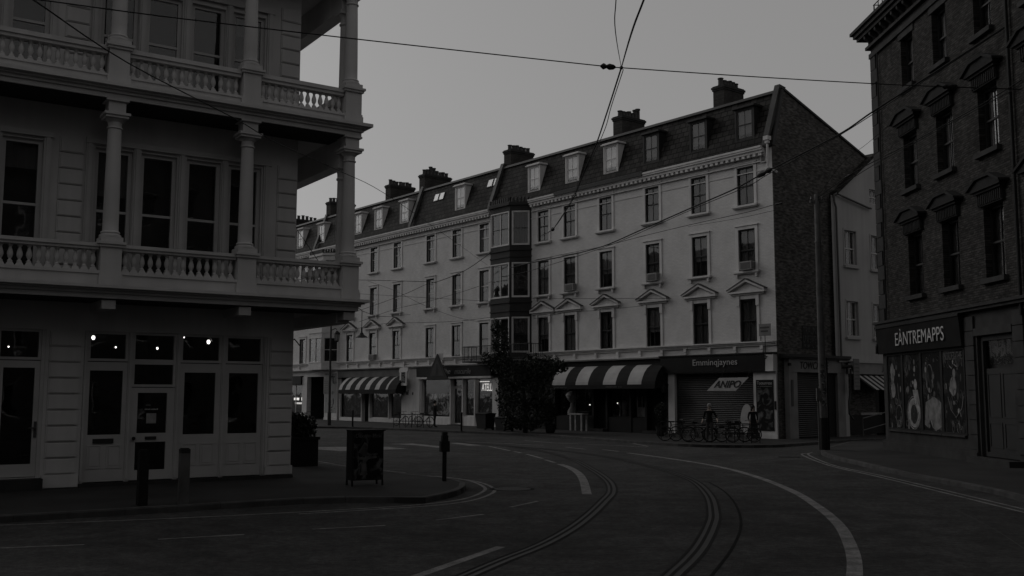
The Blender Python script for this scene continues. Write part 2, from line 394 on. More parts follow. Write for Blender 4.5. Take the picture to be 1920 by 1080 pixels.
# pavement of the brick building
kr = pxpath([(1590,828),(1556,838),(1541,843.5),(1541,847.5),(1559,854),(1624,869),(1697,885.7),(1767,898),(1858,915.5),(1920,931)], .12, .3)
d0 = kr[0]-kr[3]; d0 = np.array(FG.x[:2]); d1 = kr[-1]-kr[-6]; d1 = d1/np.linalg.norm(d1)
kright = [kr[0]+d0*40]+kr+[kr[-1]+d1*45]
pvr = tag(MB().prismz([tuple(p) for p in kright]+[(70, -40), (80, 60)], 0, .12).build('pavement', PAVE), 'pavement below the brown brick building', None, None, 'structure')
def kerb_run(path, label, a, b, inside, parent_label):
    k = bpy.data.objects.new('kerb', None); COL.objects.link(k); tag(k, label, None, None, 'structure')
    me = cached('kerbstone', lambda: MB().prismx([(0,-.02),(0,.105),(.022,.127),(.15,.127),(.15,-.02)], 0, 1).mesh('kerbstone', KERBM))
    L = [0.]
    for i in range(len(path)-1): L.append(L[-1]+np.linalg.norm(path[i+1]-path[i]))
    def at(s):
        i = min(max(np.searchsorted(L, s)-1, 0), len(path)-2); t = (s-L[i])/(L[i+1]-L[i]); return path[i]*(1-t)+path[i+1]*t
    s = a if a is not None else 0; e = b if b is not None else L[-1]
    while s < e-.3:
        ln = min(random.uniform(.82, .98), e-s); p, q = at(s), at(s+ln); t = (q-p); l = np.linalg.norm(t)
        if inside > 0: o = ob('kerbstone', me, k, (p[0], p[1], random.uniform(-.004, .004)), (0, 0, math.atan2(t[1], t[0])), (l-.008, 1, 1))
        else: o = ob('kerbstone', me, k, (q[0], q[1], random.uniform(-.004, .004)), (0, 0, math.atan2(-t[1], -t[0])), (l-.008, 1, 1))
        s += ln
KOUT = .012
kerb_run(offset(kleft, -KOUT), 'granite kerb round the corner building pavement', 30, 75, 1, pvl)
kerb_run(offset(kterr, -KOUT), 'granite kerb along the terrace pavement', 44, 128, 1, pvt)
kerb_run(offset(kright, -KOUT), 'granite kerb below the brick building', 28, 75, 1, pvr)

# paint on the road
Z1 = .004
def line(name, px, w, mat=None, sm=True, z=Z1): return ribbon(name, pxpath(px, 0, .3, sm), w, z, mat or ROADW, road)
for a, b in (((-40,1029.5),(158,1021.5)),((296,1011.5),(458,1002.5)),((586,992.5),(722,985.5)),((818,975.5),(906,964.5)),((957,951),(1008,940))):
    line('lane_dash', (a, b), .085, sm=False)
ribbon('lane_dash', pxpath([(700,1112),(775,1083),(939,1025.5)], 0, .3), .15, Z1, ROADW, road)
for a, b in (((917,837),(955.6,845)),((963,846.3),(977.5,849.3)),((987,851.5),(1017.5,860)),((1023,862.4),(1040,867.5))): line('lane_dash', (a, b), .13, sm=False)
line('curved_lane_mark', [(1049.5,870.4),(1068,877),(1085,888),(1094.5,903),(1100.5,927)], .22)
line('curved_lane_line', [(1178,849.5),(1220,855),(1270,862),(1329,871.5),(1375,881.5),(1421,895),(1460,909.5),(1498,927),(1527,945.5),(1552,964),(1576,988),(1591,1015),(1601,1046),(1602,1083),(1594,1125),(1575,1170)], .2)
# slender white arrows and hatch marks by the far kerb
def patch(name, px, mat=ROADW, z=Z1):
    return MB().add([(*gnd(x, y)[:2], z) for x, y in px], [tuple(range(len(px)))]).build(name, mat, road)
patch('lane_arrow', [(589,838.5),(640,838),(726,838),(766,841.5),(726,843),(640,846),(589,842.5)])
patch('lane_arrow', [(733,832.6),(773,831.6),(828,837),(826,840),(780,835)])
patch('lane_arrow', [(843,831),(858,830.2),(904,835.2),(880,836)])
line('lane_line', [(872,829),(930,831),(1020,835.3)], .16)
line('lane_line', [(985,826),(1040,830.5),(1110,833.5),(1215,838)], .14)
line('lane_dash', [(1060,838.5),(1098,842.5)], .14, sm=False); line('lane_dash', [(1130,843),(1160,846.5)], .14, sm=False)
line('lane_line', [(1172,826.5),(1190,832),(1215,837)], .13); 
# double yellow lines
for px in ([(-60,988.5),(0,985),(320,972.3),(540,961.5),(700,952.5),(795,945.5),(868,936),(902,924),(909,914.5),(885,903),(853.5,897.5),(800,892)],
           [(560,964),(700,955.5),(817,947.6),(884,938.6),(921,926),(926,916.5),(904.6,906),(866,898.5),(815,892.5)],
           [(591,864),(642,873),(700,880),(760,886.5)],
           [(1523,848.5),(1515,851.5),(1530,860),(1570,874.5),(1657,892.8),(1767,918.5),(1920,955),(2010,977)],
           [(1521,849.5),(1507,850.5),(1504,853),(1530,864.5),(1570,877),(1657,896.5),(1920,961),(2010,984)]):
    line('yellow_line', px, .085, ROADY)
# tram rails: steel lips each side of a groove
rails = ([(740,1140),(875,1080),(941,1051.5),(1014,1022.5),(1068.6,993),(1105,966),(1133,939),(1146.5,923),(1144,907),(1130,893),(1108,879),(1076,862.5),(1032,849.5),(990,842),(930,835),(860,829)],
         [(1225,1120),(1260,1080),(1294,1048),(1317,1019),(1334,985),(1338,962),(1329,929.5),(1302,903),(1262,887),(1220,875),(1160,861),(1092,850),(1020,842),(950,836)])
for r in rails:
    p = pxpath(r, 0, .3)
    st = ribbon('tram_rail', p, .2, .003, STEEL, road)
    ribbon('rail_groove', offset(p, .01), .055, .006, GROOVE, st); ribbon('rail_joint', offset(p, -.12), .05, .006, GROOVE, st)
    ribbon('rail_joint', offset(p, .12), .05, .0065, GROOVE, st)
# faint sealed joints, manhole covers, gully grate
TAR = M('tar_joint', .012, .9, .2, spec=.05)
line('tar_joint', [(1330,1085),(1373,1028),(1389.5,984),(1380,947.7),(1358.5,922),(1329,904)], .05, TAR)
line('tar_joint', [(1600,893),(1750,940),(1850,985),(1930,1035)], .02, M('worn_line', .055, .9))
def disc(name, px, r, mat, z=Z1, sx=1):
    c = gnd(*px); mb = MB(); mb.lathe([(r, z-.003), (r, z)], c[0], c[1], 28); o = mb.build(name, mat, road)
    mb = MB(); mb.lathe([(r*.82, z), (r*.82, z+.003)], c[0], c[1], 28); mb.build('cover_plate', M('cover_iron', .024, .6, .3, 8, .5, 120), o); return o
disc('manhole_cover', (960,917), .55, TAR); disc('manhole_cover', (1480,857), .4, TAR)
PATCHM = M('asphalt_patch', .027, .85, .25, 2, .35, 90)
patch('road_patch', [(905,916),(1008,912),(1010,921),(912,924)], PATCHM, .002)
# cellar plate and service covers in the pavement
c = gnd(640, 905, .12)
# ------------------------------------------------------------------ corner building with balconies (frame FL)
cb = fthing(FL, 'corner_building', 'cream corner building with two tiers of columned balconies and glazed ground floor doors', 'building', 0)
COLX = [-6.64, -4.64, -3.585, -2.485, -1.42]; WW = .76
holes = [(-5.13,-.70,.2,3.72), (-9.7,-5.95,.38,3.72)]
wins = []
for z0, z1 in ((4.95, 8.1), (9.55, 12.15)):
    for x in COLX+[-7.7, -9.0]:
        holes.append((x-WW/2-.05, x+WW/2+.05, z0, z1)); wins.append((x, z0, z1))
wall_mb(MB(), -12, 0, .1, 14, holes, 0, .3).build('wall', CREAM, cb)
MB().box(-.3, 0, .302, 9, .1, 14).build('side_wall', CREAM, cb)
for x, z0, z1 in wins:
    sash(cb, x, z0, WW+.1, z1-z0, 0, CREAMT, (0, 0), random.choice([0, 0, .35, .2]), .5, CURT2, .52, .09)
# rooms
for z0, z1 in ((.2, 4.2), (4.4, 8.9), (9.1, 13.5)):
    MB().add([(-12,.65,z0),(-.31,.65,z0),(-.31,6,z0),(-12,6,z0),(-12,.65,z1),(-.31,.65,z1),(-.31,6,z1),(-12,6,z1)],
        [(0,1,2,3),(4,5,6,7),(2,3,7,6),(1,2,6,5),(0,3,7,4)] if z0 < 1 else [(0,1,2,3),(4,5,6,7)]).build('room', DARKIN, cb)
MB().box(-12, -.31, .32, .65, 3.78, 4.2).build('ceiling_beam', DARKIN, cb)
# mouldings between the upper windows
for z0, z1 in ((4.75, 8.3), (9.4, 12.4)):
    for x in (-5.2, -4.11, -3.03, -1.95, -.86, -7.16, -6.12):
        mb = MB(); mb.box(x-.085, x+.085, -.05, -.001, z0, z1); mb.box(x-.045, x+.045, -.075, -.05, z0, z1); mb.build('mullion', CREAMT, cb)
    MB().box(-5.3, -.75, -.09, -.052, z1-.13, z1).build('window_head', CREAMT, cb)
    MB().box(-7.3, -6.0, -.09, -.052, z1-.13, z1).build('window_head', CREAMT, cb)
# rusticated blocks
def blocks(x0, x1, z0, z1, pitch):
    n = round((z1-z0)/pitch); p = (z1-z0)/n; w = x1-x0
    def mk():
        mb = MB(); e = .018
        mb.box(0, w, -.035, -.001, .012, p-.012); mb.box(.03, w-.03, -.055, -.035, .035, p-.035); return mb.mesh('stone_block', CREAM)
    me = cached(('blk', round(w,3), round(p,3)), mk)
    for i in range(n): ob('stone_block', me, cb, (x0, 0, z0+i*p))
blocks(-5.87, -5.2, .43, 3.7, .365); blocks(-.64, -.02, .43, 3.7, .365)
for a, b in ((4.85, 8.25), (9.5, 12.55)):
    blocks(-5.87, -5.33, a, b, .36); blocks(-.56, -.02, a, b, .36)
MB().box(-5.92, -5.15, -.07, -.001, .14, .43).build('plinth_block', CREAM, cb); MB().box(-.69, .02, -.07, -.001, .22, .43).build('plinth_block', CREAM, cb)
MB().box(-5.13, .03, -.1, .28, .1, .2).build('door_step', STONED, cb)
MB().box(-9.8, -5.93, -.35, .28, .1, .37).build('door_step', STONED, cb)
# ground floor timber front
for x in (-5.08, -4.07, -2.94, -1.82, -.745): 
    mb = MB(); mb.box(x-.05, x+.05, .02, .2, .2, 3.72); mb.box(x-.025, x+.025, -.01, .02, .25, 3.70); mb.build('door_post', CREAMT, cb)
for x in (-5.99, -6.97, -8.0, -9.1): MB().box(x-.04, x+.04, .02, .2, .38, 3.72).build('door_post', CREAMT, cb)
def transom(x0, x1, z0, z1):
    mb = MB(); frame_mb(mb, x0, x1, z0, z1, .06, .05, .14); o = mb.build('transom', CREAMT, cb)
    MB().box(x0+.06, x1-.06, .09, .096, z0+.06, z1-.06).build('pane', GLASSD, o)
for a, b in ((-5.03,-4.12),(-4.02,-2.99),(-2.89,-1.87),(-1.77,-.795)): transom(a, b, 3.02, 3.72)
for a, b in ((-6.93,-6.03),(-7.96,-7.01),(-9.06,-8.04)): transom(a, b, 3.02, 3.72)
transom(-4.02, -2.99, 2.42, 3.018)
def door(x0, x1, z0, z1, glass, panels=(), knob=None, box=None, lev=None):
    mb = MB(); wall_mb(mb, x0, x1, z0, z1, glass, .06, .06, True); o = mb.build('door', CREAMT, cb)
    for a, b, c, d in glass: MB().box(a, b, .088, .094, c, d).build('pane', GLASSD, o)
    for a, b, c, d in panels:
        mb = MB(); frame_mb(mb, a, b, c, d, .025, .042, .061); mb.box(a+.06, b-.06, .046, .06, c+.06, d-.06); mb.build('panel', CREAMT, o)
    if box: MB().box(*box[:2], .03, .058, *box[2:]).build('letter_box', M('brass_dull', .05, .4, metal=.6), o)
    if knob: MB().ball((knob[0], .01, knob[1]), .045, 10).box(knob[0]-.015, knob[0]+.015, .01, .06, knob[1]-.015, knob[1]+.015).build('door_knob', IRON, o, smooth=True)
    if lev: MB().box(lev[0]-.03, lev[0]+.03, .04, .059, lev[1]-.18, lev[1]+.18).box(lev[0]-.14, lev[0]+.01, -.01, .02, lev[1]+.02, lev[1]+.05).box(lev[0]-.01, lev[0]+.02, .0, .04, lev[1]+.02, lev[1]+.05).build('door_handle', METALG, o)
    return o
door(-6.93, -6.03, .4, 3.0, [(-6.79,-6.14,.68,2.84)], lev=(-6.08, 1.45))
door(-7.96, -7.01, .4, 3.0, [(-7.82,-7.15,.68,2.84)]); door(-9.06, -8.04, .4, 3.0, [(-8.9,-8.2,.68,2.84)])
door(-5.03, -4.12, .22, 3.0, [(-4.96,-4.22,1.3,2.8)], [(-4.96,-4.64,.52,1.06),(-4.53,-4.2,.52,1.06)], box=(-4.84,-4.38,1.1,1.21))
d3 = door(-4.02, -2.99, .22, 2.40, [(-3.86,-3.17,1.32,2.28),(-3.88,-3.17,.45,1.11)], knob=(-3.93,1.2), box=(-3.66,-3.4,1.17,1.24))
door(-2.89, -1.87, .22, 3.0, [(-2.77,-2.0,1.27,2.78)], [(-2.77,-2.42,.52,1.05),(-2.34,-2.0,.52,1.05)])
door(-1.77, -.795, .22, 3.0, [(-1.66,-.9,1.27,2.78)], [(-1.68,-1.32,.52,1.05),(-1.24,-.9,.52,1.05)])
MB().box(-3.64, -3.41, .075, .08, 1.55, 1.79).build('paper_notice', PAPER, d3)
mb = MB(); random.seed(3)
for k in range(9): mb.box(-3.68+k*.035, -3.68+k*.035+random.uniform(.018,.03), .081, .085, 1.87, 1.87+random.uniform(.025,.04))
mb.build('window_sticker', LETW, d3)
MB().box(-3.66, -3.55, .081, .085, 1.97, 2.0).build('window_sticker', M('dim_sticker', .1, .7), d3)
# balcony floors, cornices, soffits
BD = 1.25
def tier(zs, zf, zc, zt):
    """zs fascia foot, zf fascia head, zc cornice head, zt plinth head"""
    def lsh(e, z0, z1, name, mat, e2=None):
        mb = MB(); mb.box(-12, BD+e, -BD-e, 0, z0, z1); mb.box(.002, BD+e, 0, 6, z0, z1); return mb.build(name, mat, cb)
    f = lsh(.0, zs, zf, 'balcony_slab', CREAM)
    lsh(.05, zf, zf+(zc-zf)*.35, 'cornice_bed', CREAM); lsh(.12, zf+(zc-zf)*.35, zf+(zc-zf)*.6, 'cornice_mould', CREAM); lsh(.23, zf+(zc-zf)*.6, zc, 'cornice', CREAM)
    mb = MB(); mb.box(-12, BD-.06, -BD+.06, -BD+.42, zc, zt); mb.box(BD-.42, BD-.06, -BD+.42, 6, zc, zt); mb.build('balcony_plinth', CREAM, cb)
    mb = MB(); mb.box(-12, BD-.02, -BD+.03, -BD+.37, zc+(zt-zc)*.82, zt+.015); mb.build('plinth_cap', CREAM, cb)
    MB().box(-12, BD-.06, -BD+.06, -.08, zs-.03, zs-.001).build('ceiling_shade_sheet', SOFF, cb)  # dark sheet added below the slab, its tone stands for shade
    MB().box(-12, .8, -.82, -.085, zc, zc+.02).build('balcony_floor', SOFF, cb)  # dark floor sheet added to cut light bounced onto the wall
    # deep side lintel below the slab
    MB().box(BD-.42, BD-.05, -BD+.45, 6, zs-.7 if zs > 5 else zs-.3, zs).build('side_lintel', CREAM, cb)
tier(4.39, 4.50, 4.68, 5.0); tier(9.0, 9.12, 9.33, 9.56); tier(13.25, 13.4, 13.6, 13.9)
PX = [-8.02, -4.88, -1.73, 1.02]; PY = -1.02
def bal_mesh():
    p = [(.052,0),(.052,.035),(.035,.05),(.03,.075),(.052,.1),(.055,.13),(.03,.155),(.028,.175),(.05,.215),(.064,.265),(.06,.32),(.045,.37),(.032,.42),(.03,.445),(.045,.455),(.045,.475),(.055,.48),(.055,.51)]
    mb = MB(); mb.lathe(p, 0, 0, 12); return mb.mesh('baluster', CREAM, True)
BAL = bal_mesh()
SADDLE = MB().prism([(-.085,0),(.085,0),(.085,.03),(.05,.09),(.03,.11),(-.03,.11),(-.05,.09),(-.085,.03)], -.07, .07).mesh('baluster_foot', CREAM)
def balustrade(zt, zr0, zr1):
    s = (zr0-zt)/.51
    for a, b in zip(PX[:-1], PX[1:]):
        a, b = a+.25, b-.25; n = 14 if b-a > 2.5 else 13
        for i in range(n):
            x = a+(b-a)*(i+.5)/n; o = ob('baluster', BAL, cb, (x, PY, zt), None, (1, 1, s)); ob('baluster_foot', SADDLE, o, (0,0,0))
        mb = MB(); mb.box(a+.001, b-.001, PY-.13, PY+.13, zr0, zr0+(zr1-zr0)*.45); mb.box(a+.001, b-.001, PY-.17, PY+.17, zr0+(zr1-zr0)*.45, zr1); mb.build('handrail', CREAM, cb)
    for i in range(11):
        y = -.74+2.45*(i+.5)/11; o = ob('baluster', BAL, cb, (1.02, y, zt), (0,0,math.pi/2), (1, 1, s)); ob('baluster_foot', SADDLE, o, (0,0,0))
    mb = MB(); mb.box(.86, 1.18, -.77, 1.72, zr0, zr1); mb.build('handrail', CREAM, cb)
def pier(x, y, z0, z1):
    mb = MB(); mb.box(x-.225, x+.225, y-.225, y+.225, z0, z1-.1); o = mb.build('pier', CREAM, cb)
    mb = MB(); mb.box(x-.26, x+.26, y-.26, y+.26, z0-.01, z0+.2); mb.box(x-.245, x+.245, y-.245, y+.245, z0+.2, z0+.26); mb.build('pier_base', CREAM, o)
    mb = MB(); mb.box(x-.27, x+.27, y-.27, y+.27, z1-.1, z1-.04); mb.box(x-.305, x+.305, y-.305, y+.305, z1-.04, z1+.02); mb.build('pier_cap', CREAM, o)
def column(x, y, z0, z1, zb):
    def shaft():
        h = z1-z0; pr = [(.19,.2)]
        for i in range(9):
            t = i/8; pr.append((.175-.028*t**1.6, .22+(h-.44)*t))
        return MB().lathe(pr, 0, 0, 24).mesh('column', CREAM, True)
    o = ob('column', cached(('sh', round(z1-z0,2)), shaft), cb, (x, y, z0))
    ob('column_base', cached('cbase', lambda: MB().box(-.24,.24,-.24,.24,0,.11).lathe([(.235,.11),(.245,.14),(.235,.175),(.2,.19),(.2,.205),(.215,.225),(.205,.25),(.178,.265)],0,0,24).mesh('column_base', CREAM, True)), o, (0,0,0))
    h = z1-z0
    ob('capital', cached(('cap', round(h,2)), lambda: MB().lathe([(.15,h-.36),(.175,h-.345),(.175,h-.32),(.152,h-.305),(.155,h-.2),(.19,h-.17),(.22,h-.12)],0,0,24).box(-.25,.25,-.25,.25,h-.12,h-.06).box(-.285,.285,-.285,.285,h-.06,h).mesh('capital', CREAM, True)), o, (0,0,0))
    MB().box(-.19, .19, -.19, .19, h, zb-z0-.05).box(-.25, .25, -.25, .25, zb-z0-.05, zb-z0).build('entablature_block', CREAM, o, (0,0,0))
def small_column(x, y, z0, z1):
    o = MB().lathe([(.13,z0+.1),(.125,z0+.2),(.11,z1-.4)], x, y, 18).build('side_column', CREAM, cb, smooth=True)
    MB().box(x-.16,x+.16,y-.16,y+.16,z0,z0+.1).box(x-.13,x+.13,y-.13,y+.13,z0+.1,z0+.101).build('column_base', CREAM, o, (0,0,0))
    MB().lathe([(.11,z1-.4),(.14,z1-.38),(.14,z1-.34),(.115,z1-.32),(.12,z1-.2),(.17,z1-.1)],x,y,18).box(x-.2,x+.2,y-.2,y+.2,z1-.1,z1).build('capital', CREAM, o, (0,0,0), True)
small_column(1.0, -.6, 5.64, 8.3); small_column(1.0, -.6, 10.24, 12.55)
for x, y in [(x, PY) for x in PX]:
    pier(x, y, 4.68, 5.66); pier(x, y, 9.33, 10.28)
    column(x, y, 5.68, 8.68, 9.0); column(x, y, 10.3, 12.95, 13.25)
    MB().box(x-.15, x+.15, -1.18 if y < 0 else y-.2, 0 if y < 0 else y+.2, 4.16 if y < 0 else 4.0, 4.388).build('bracket', CREAM, cb)
balustrade(5.0, 5.5, 5.64); balustrade(9.56, 10.06, 10.24)
# side return of the ground floor seen past the corner: iron bracket lamp
sl = fthing(FL, 'wall_lantern', 'iron bracket lantern on the corner of the balconied building', 'lantern', .02, .6, 3.3)
MB().tube([(0,0,.25),(.25,0,.42),(.4,0,.25)], .018).tube([(0,0,.05),(.2,0,.3)], .014).build('bracket', IRON, sl)
MB().box(.02, .2, -.05, .05, -.1, .15).build('lamp_housing', IRON, sl)
# pendant lamps behind the glass
for i, (px, py, r, lab) in enumerate([(175,633,.042,'glowing bulb with pale shade behind the second transom'), (217,651,.02,'small lit bulb right of the shaded bulb behind the second transom'), (295,653,.026,'small lit bulb behind the middle transom above the part glazed door'),
        (345,632,.02,'small lit bulb at the left of the fourth transom'), (391,641,.045,'bright bulb hanging at the right of the fourth transom'), (16,650,.017,'tiny lit bulb behind the leftmost transom')]):
    y = 1.2; x, z = FL.pix(px, py, y)
    lp = fthing(FL, 'pendant_lamp', lab, 'lamp', x, y, z, 'lit bulbs behind the corner building glass')
    MB().ball((0,0,0), r, 10, 1, 1, 1.3).build('bulb', BULB, lp, smooth=True)
    MB().tube([(0,0,r),(0,0,4.19-z)], .006).build('cord', IRON, lp)
    MB().lathe([(.025,r*1.0),(.025,r+.06)], 0, 0, 8).build('lamp_holder', METALG, lp)
    if i in (0, 4):
        mb = MB(); mb.tube([(-.28,0,-.1),(-.2,0,-.02),(-.1,0,.06),(0,0,.12)] if i == 0 else [(0,0,.12),(.06,0,.08),(.1,0,.02)], .012); mb.build('shade_arm', PAPER, lp)
# ------------------------------------------------------------------ the terrace (frame FT, x = -u)
def house(name_label, u0, u1):
    xc = -(u0+u1)/2; e = fthing(FT, 'terrace_house', name_label, 'house', xc, group='houses of the white terrace'); XO[e.name] = xc; return e
ZW = {2: (4.9, 7.1), 3: (8.53, 10.69), 4: (11.93, 13.92)}
EAVE = 14.72; RIDGE = 17.8; RY = .93
def slope_y(z): return -.12+(z-EAVE)/(RIDGE-EAVE)*(RY+.12)
def surround_mesh(w, h, kind):
    mb = MB(); t = .17
    mb.box(-w/2-t, -w/2, -.045, -.001, 0, h); mb.box(w/2, w/2+t, -.045, -.001, 0, h); mb.box(-w/2-t, w/2+t, -.045, -.001, h, h+t)
    if kind != 'ped': mb.box(-w/2-t-.05, w/2+t+.05, -.10, -.001, h+t, h+t+.05)
    if kind == 'ped':
        for s in (-1, 1): mb.box(s*(w/2+t/2)-.1, s*(w/2+t/2)+.1, -.1, -.046, h-.35, h+t)
    return mb.mesh('surround', TRIMW)
def sill_mesh(w, br):
    mb = MB(); mb.box(-w/2-.28, w/2+.28, -.2, 0, -.1, 0); mb.box(-w/2-.24, w/2+.24, -.14, -.001, -.15, -.1)
    if br:
        for s in (-1, 1): mb.box(s*(w/2+.08)-.06, s*(w/2+.08)+.06, -.14, -.001, -.32, -.15)
    return mb.mesh('sill', TRIMW)
def ped_mesh():
    mb = MB(); b = .3; W = 1.16
    mb.box(-W, W, -.22, -.001, b, b+.09); mb.box(-W+.12, W-.12, -.1, -.001, b-.1, b)
    for s in (-1, 1):
        mb.prism([(s*W, b+.09), (s*(W-.02), b+.19), (0, b+.70), (0, b+.58)] if s > 0 else [(s*W, b+.09), (0, b+.58), (0, b+.70), (s*(W-.02), b+.19)], -.24, -.001)
    mb.prism([(-W+.25, b+.09), (W-.25, b+.09), (0, b+.5)], -.06, -.001)
    return mb.mesh('pediment', TRIMW)
def ped_top():
    mb = MB(); b = .3; W = 1.2
    for s in (-1, 1): mb.prism([(s*W, b+.17), (s*W, b+.2), (0, b+.745), (0, b+.702)] if s > 0 else [(s*W, b+.17), (0, b+.702), (0, b+.745), (s*W, b+.2)], -.27, -.001)
    return mb.mesh('pediment_lead', LEADM)
def twin(e, u, fl, ped=False, fm=None, cover=1., side=.5, cm=None, bars=(1, 1), w=1.06):
    z0, z1 = ZW[fl]; h = z1-z0
    YO = -.06 if fm is DARKP else 0.
    o = sash(e, -u, z0, w, h, YO, fm, bars, cover, side, cm, .5, .085 if fm is DARKP else .04)
    if fm is not DARKP: ob('jamb', cached(('jamb', w, round(h,2)), lambda: frame_mb(MB(), -w/2, w/2, 0, h, .055, .012, .088).mesh('jamb', DARKP)), o, (0,0,0))
    ob('surround', cached(('sur', w, round(h,2), ped), lambda: surround_mesh(w, h, 'ped' if ped else 'flat')), o, (0, -YO, 0))
    if fl > 2: ob('sill', cached(('sil', w, fl), lambda: sill_mesh(w, fl == 3)), o, (0, -YO, 0))
    if ped:
        ob('pediment', cached('ped', ped_mesh), o, (0, -YO, h)); ob('pediment_lead', cached('pedl', ped_top), o, (0, -YO, h))
    return o
def dormer(e, u, mat, tw=1.0):
    xo = XO[e.name]; z0, z1 = 15.42, 16.97; y0 = .10
    def body():
        mb = MB(); w = tw/2
        for s in (-1, 1):
            x0, x1 = sorted((s*(w+.02), s*(w+.12)))
            mb.prismx([(y0, z0-.12), (y0, z1+.1), (slope_y(z1+.1)+.02, z1+.1), (slope_y(z0-.12)+.02, z0-.12)], x0, x1)
        mb.box(-w-.02, w+.02, y0, y0+.5, z1+.02, z1+.1); mb.box(-w-.02, w+.02, y0, y0+.2, z0-.12, z0-.02)
        return mb.mesh('dormer', mat)
    o = ob('dormer', cached(('dorm', mat.name), body), e, (-u-xo, 0, 0))
    ob('dormer_roof', cached(('dr', mat.name), lambda: MB().box(-.72,.72,y0-.14,.95,z1+.1,z1+.17).box(-.66,.66,y0-.08,.9,z1+.17,z1+.23).mesh('dormer_roof', mat if mat is not BLACK else DARKP)), o, (0,0,0))
    fm = TRIMW if mat is not DARKP else DARKP
    def sashm():
        mb = MB(); h = z1-z0+.04; frame_mb(mb, -tw/2, tw/2, 0, h, .06, 0, .06); mb.box(-tw/2+.06, tw/2-.06, .005, .055, h*.5-.025, h*.5+.025)
        mb.box(-.009, .009, .015, .045, .06, h-.06); return mb.mesh('dormer_window', fm)
    wv = ob('dormer_window', cached(('ds', fm.name), sashm), o, (0, y0+.02, z0-.02))
    ob('pane', cached(('dpane', fm.name), lambda: MB().box(-tw/2+.05, tw/2-.05, .03, .035, .05, 1.55).mesh('pane', GLASSB if fm is TRIMW else GLASS)), wv, (0,0,0))
    ob('curtain', cached(('dcur', fm.name), lambda: MB().add([(-.46+.023*i, .10+.015*math.sin(i*1.7), z) for i in range(41) for z in (.05, 1.53)], [(2*i, 2*i+2, 2*i+3, 2*i+1) for i in range(40)]).mesh('curtain', M('sky_reflection_blind', .8, .9, .1) if fm is TRIMW else CURT, True)), wv, (0,0,0))  # white blinds paled to stand for sky reflected in the dormer panes
def cornice(e, u0, u1, dark=None):
    mb = MB(); x0, x1 = -u1, -u0
    mb.box(x0, x1, -.12, -.001, 14.0, 14.06); mb.box(x0, x1, -.18, -.001, 14.32, 14.42); mb.box(x0, x1, -.32, -.001, 14.42, 14.56)
    mb.box(x0, x1, -.40, -.001, 14.56, 14.66); mb.build('cornice', TRIMW, e)
    mb = MB(); n = int((u1-u0)/.34)
    for i in range(n):
        x = x0+(i+.5)*(x1-x0)/n; mb.box(x-.09, x+.09, -.30, -.182, 14.28, 14.418)
    tag(mb.build('dentil_row', TRIMW, e), kind='stuff')
    MB().prismx([(-.44,14.66),(-.44,14.76),(-.32,14.78),(-.30,14.662)], x0+.002, x1-.002).build('gutter', TRIMW, e)
    if dark:
        a, b = dark; MB().prismx([(-.47,14.60),(-.47,14.80),(-.05,14.98),(-.05,14.72),(-.445,14.59)], -b, -a).build('sagging_gutter', DARKP, e)
def roof(e, u0, u1, ridge=True):
    x0, x1 = -u1, -u0
    MB().prismx([(-.12,EAVE),(RY,RIDGE),(8.4,15.2),(8.4,14.6),(-.12,14.672)], x0, x1).build('roof', SLATE, e)
    MB().prismx([(RY-.16,RIDGE-.12),(RY-.06,RIDGE+.05),(RY+.1,RIDGE+.06),(RY+.25,RIDGE-.04)], x0, x1).build('ridge_flashing', LEADM, e)
def coping(e, u):
    MB().prismx([(-.35,14.75),(-.30,15.0),(RY-.1,RIDGE+.28),(RY+.4,RIDGE+.2),(RY+.2,RIDGE-.3)], -u-.16, -u+.16).build('party_wall_coping', LEADM, e)
def chimney(e, u, y0=1.0, y1=3.5, zt=19.02, pots=7, extra=()):
    xo = XO[e.name]; w = .38; y1 = y0+(y1-y0)*.72
    mb = MB(); mb.box(-w, w, y0, y1, 16.3, zt-.25); o = ob('chimney', mb.mesh('chimney', CBRICK), e, (-u-xo, 0, 0))
    mb = MB(); mb.box(-w-.04, w+.04, y0-.04, y1+.04, zt-.25, zt-.15); mb.box(-w-.08, w+.08, y0-.08, y1+.08, zt-.15, zt-.04); mb.box(-w-.03, w+.03, y0-.03, y1+.03, zt-.04, zt+.02); mb.build('chimney_cap', STONED, o, (0,0,0))
    pm = cached('pot', lambda: MB().lathe([(.15,0),(.14,.05),(.12,.1),(.115,.36),(.14,.37),(.145,.42),(.11,.425)],0,0,10).mesh('chimney_pot', POTM, True))
    for i in range(pots):
        y = y0+.2+(y1-y0-.4)*i/(pots-1); s = 1.0
        if i in extra: s = 1.7
        ob('chimney_pot', pm, o, (random.uniform(-.03,.03), y, zt), None, (1.15, 1.15, s*random.uniform(.85, 1.1)))
def facade(e, u0, u1, cols, skip=(), stm=None):
    holes = []
    for u in cols:
        for fl in (2, 3, 4):
            z0, z1 = ZW[fl]; holes.append((-u-.53, -u+.53, z0, z1))
    wall_mb(MB(), -u1, -u0, 4.3, 14.7, holes, 0, .3).build('wall', stm or STUCCO, e)
def ledge(e, u0, u1):
    mb = MB(); mb.box(-u1, -u0, -.16, -.001, 4.78, 4.86); mb.box(-u1, -u0, -.24, -.001, 4.86, 4.92); mb.box(-u1, -u0, -.1, -.001, 4.70, 4.78); mb.build('string_course', TRIMW, e)
    n = int((u1-u0)/1.65); me = cached('consol', lambda: MB().box(-.09,.09,-.13,-.001,-.18,0).box(-.075,.075,-.09,-.001,-.3,-.18).mesh('console', TRIMW))
    for i in range(n): ob('console', me, e, (-u1+(i+.5)*(u1-u0)/n-XO[e.name], 0, 4.70))
    # upper band under the cornice
    mb = MB(); mb.box(-u1, -u0, -.03, -.001, 13.55, 13.60); mb.build('string_course', STUCCO, e)
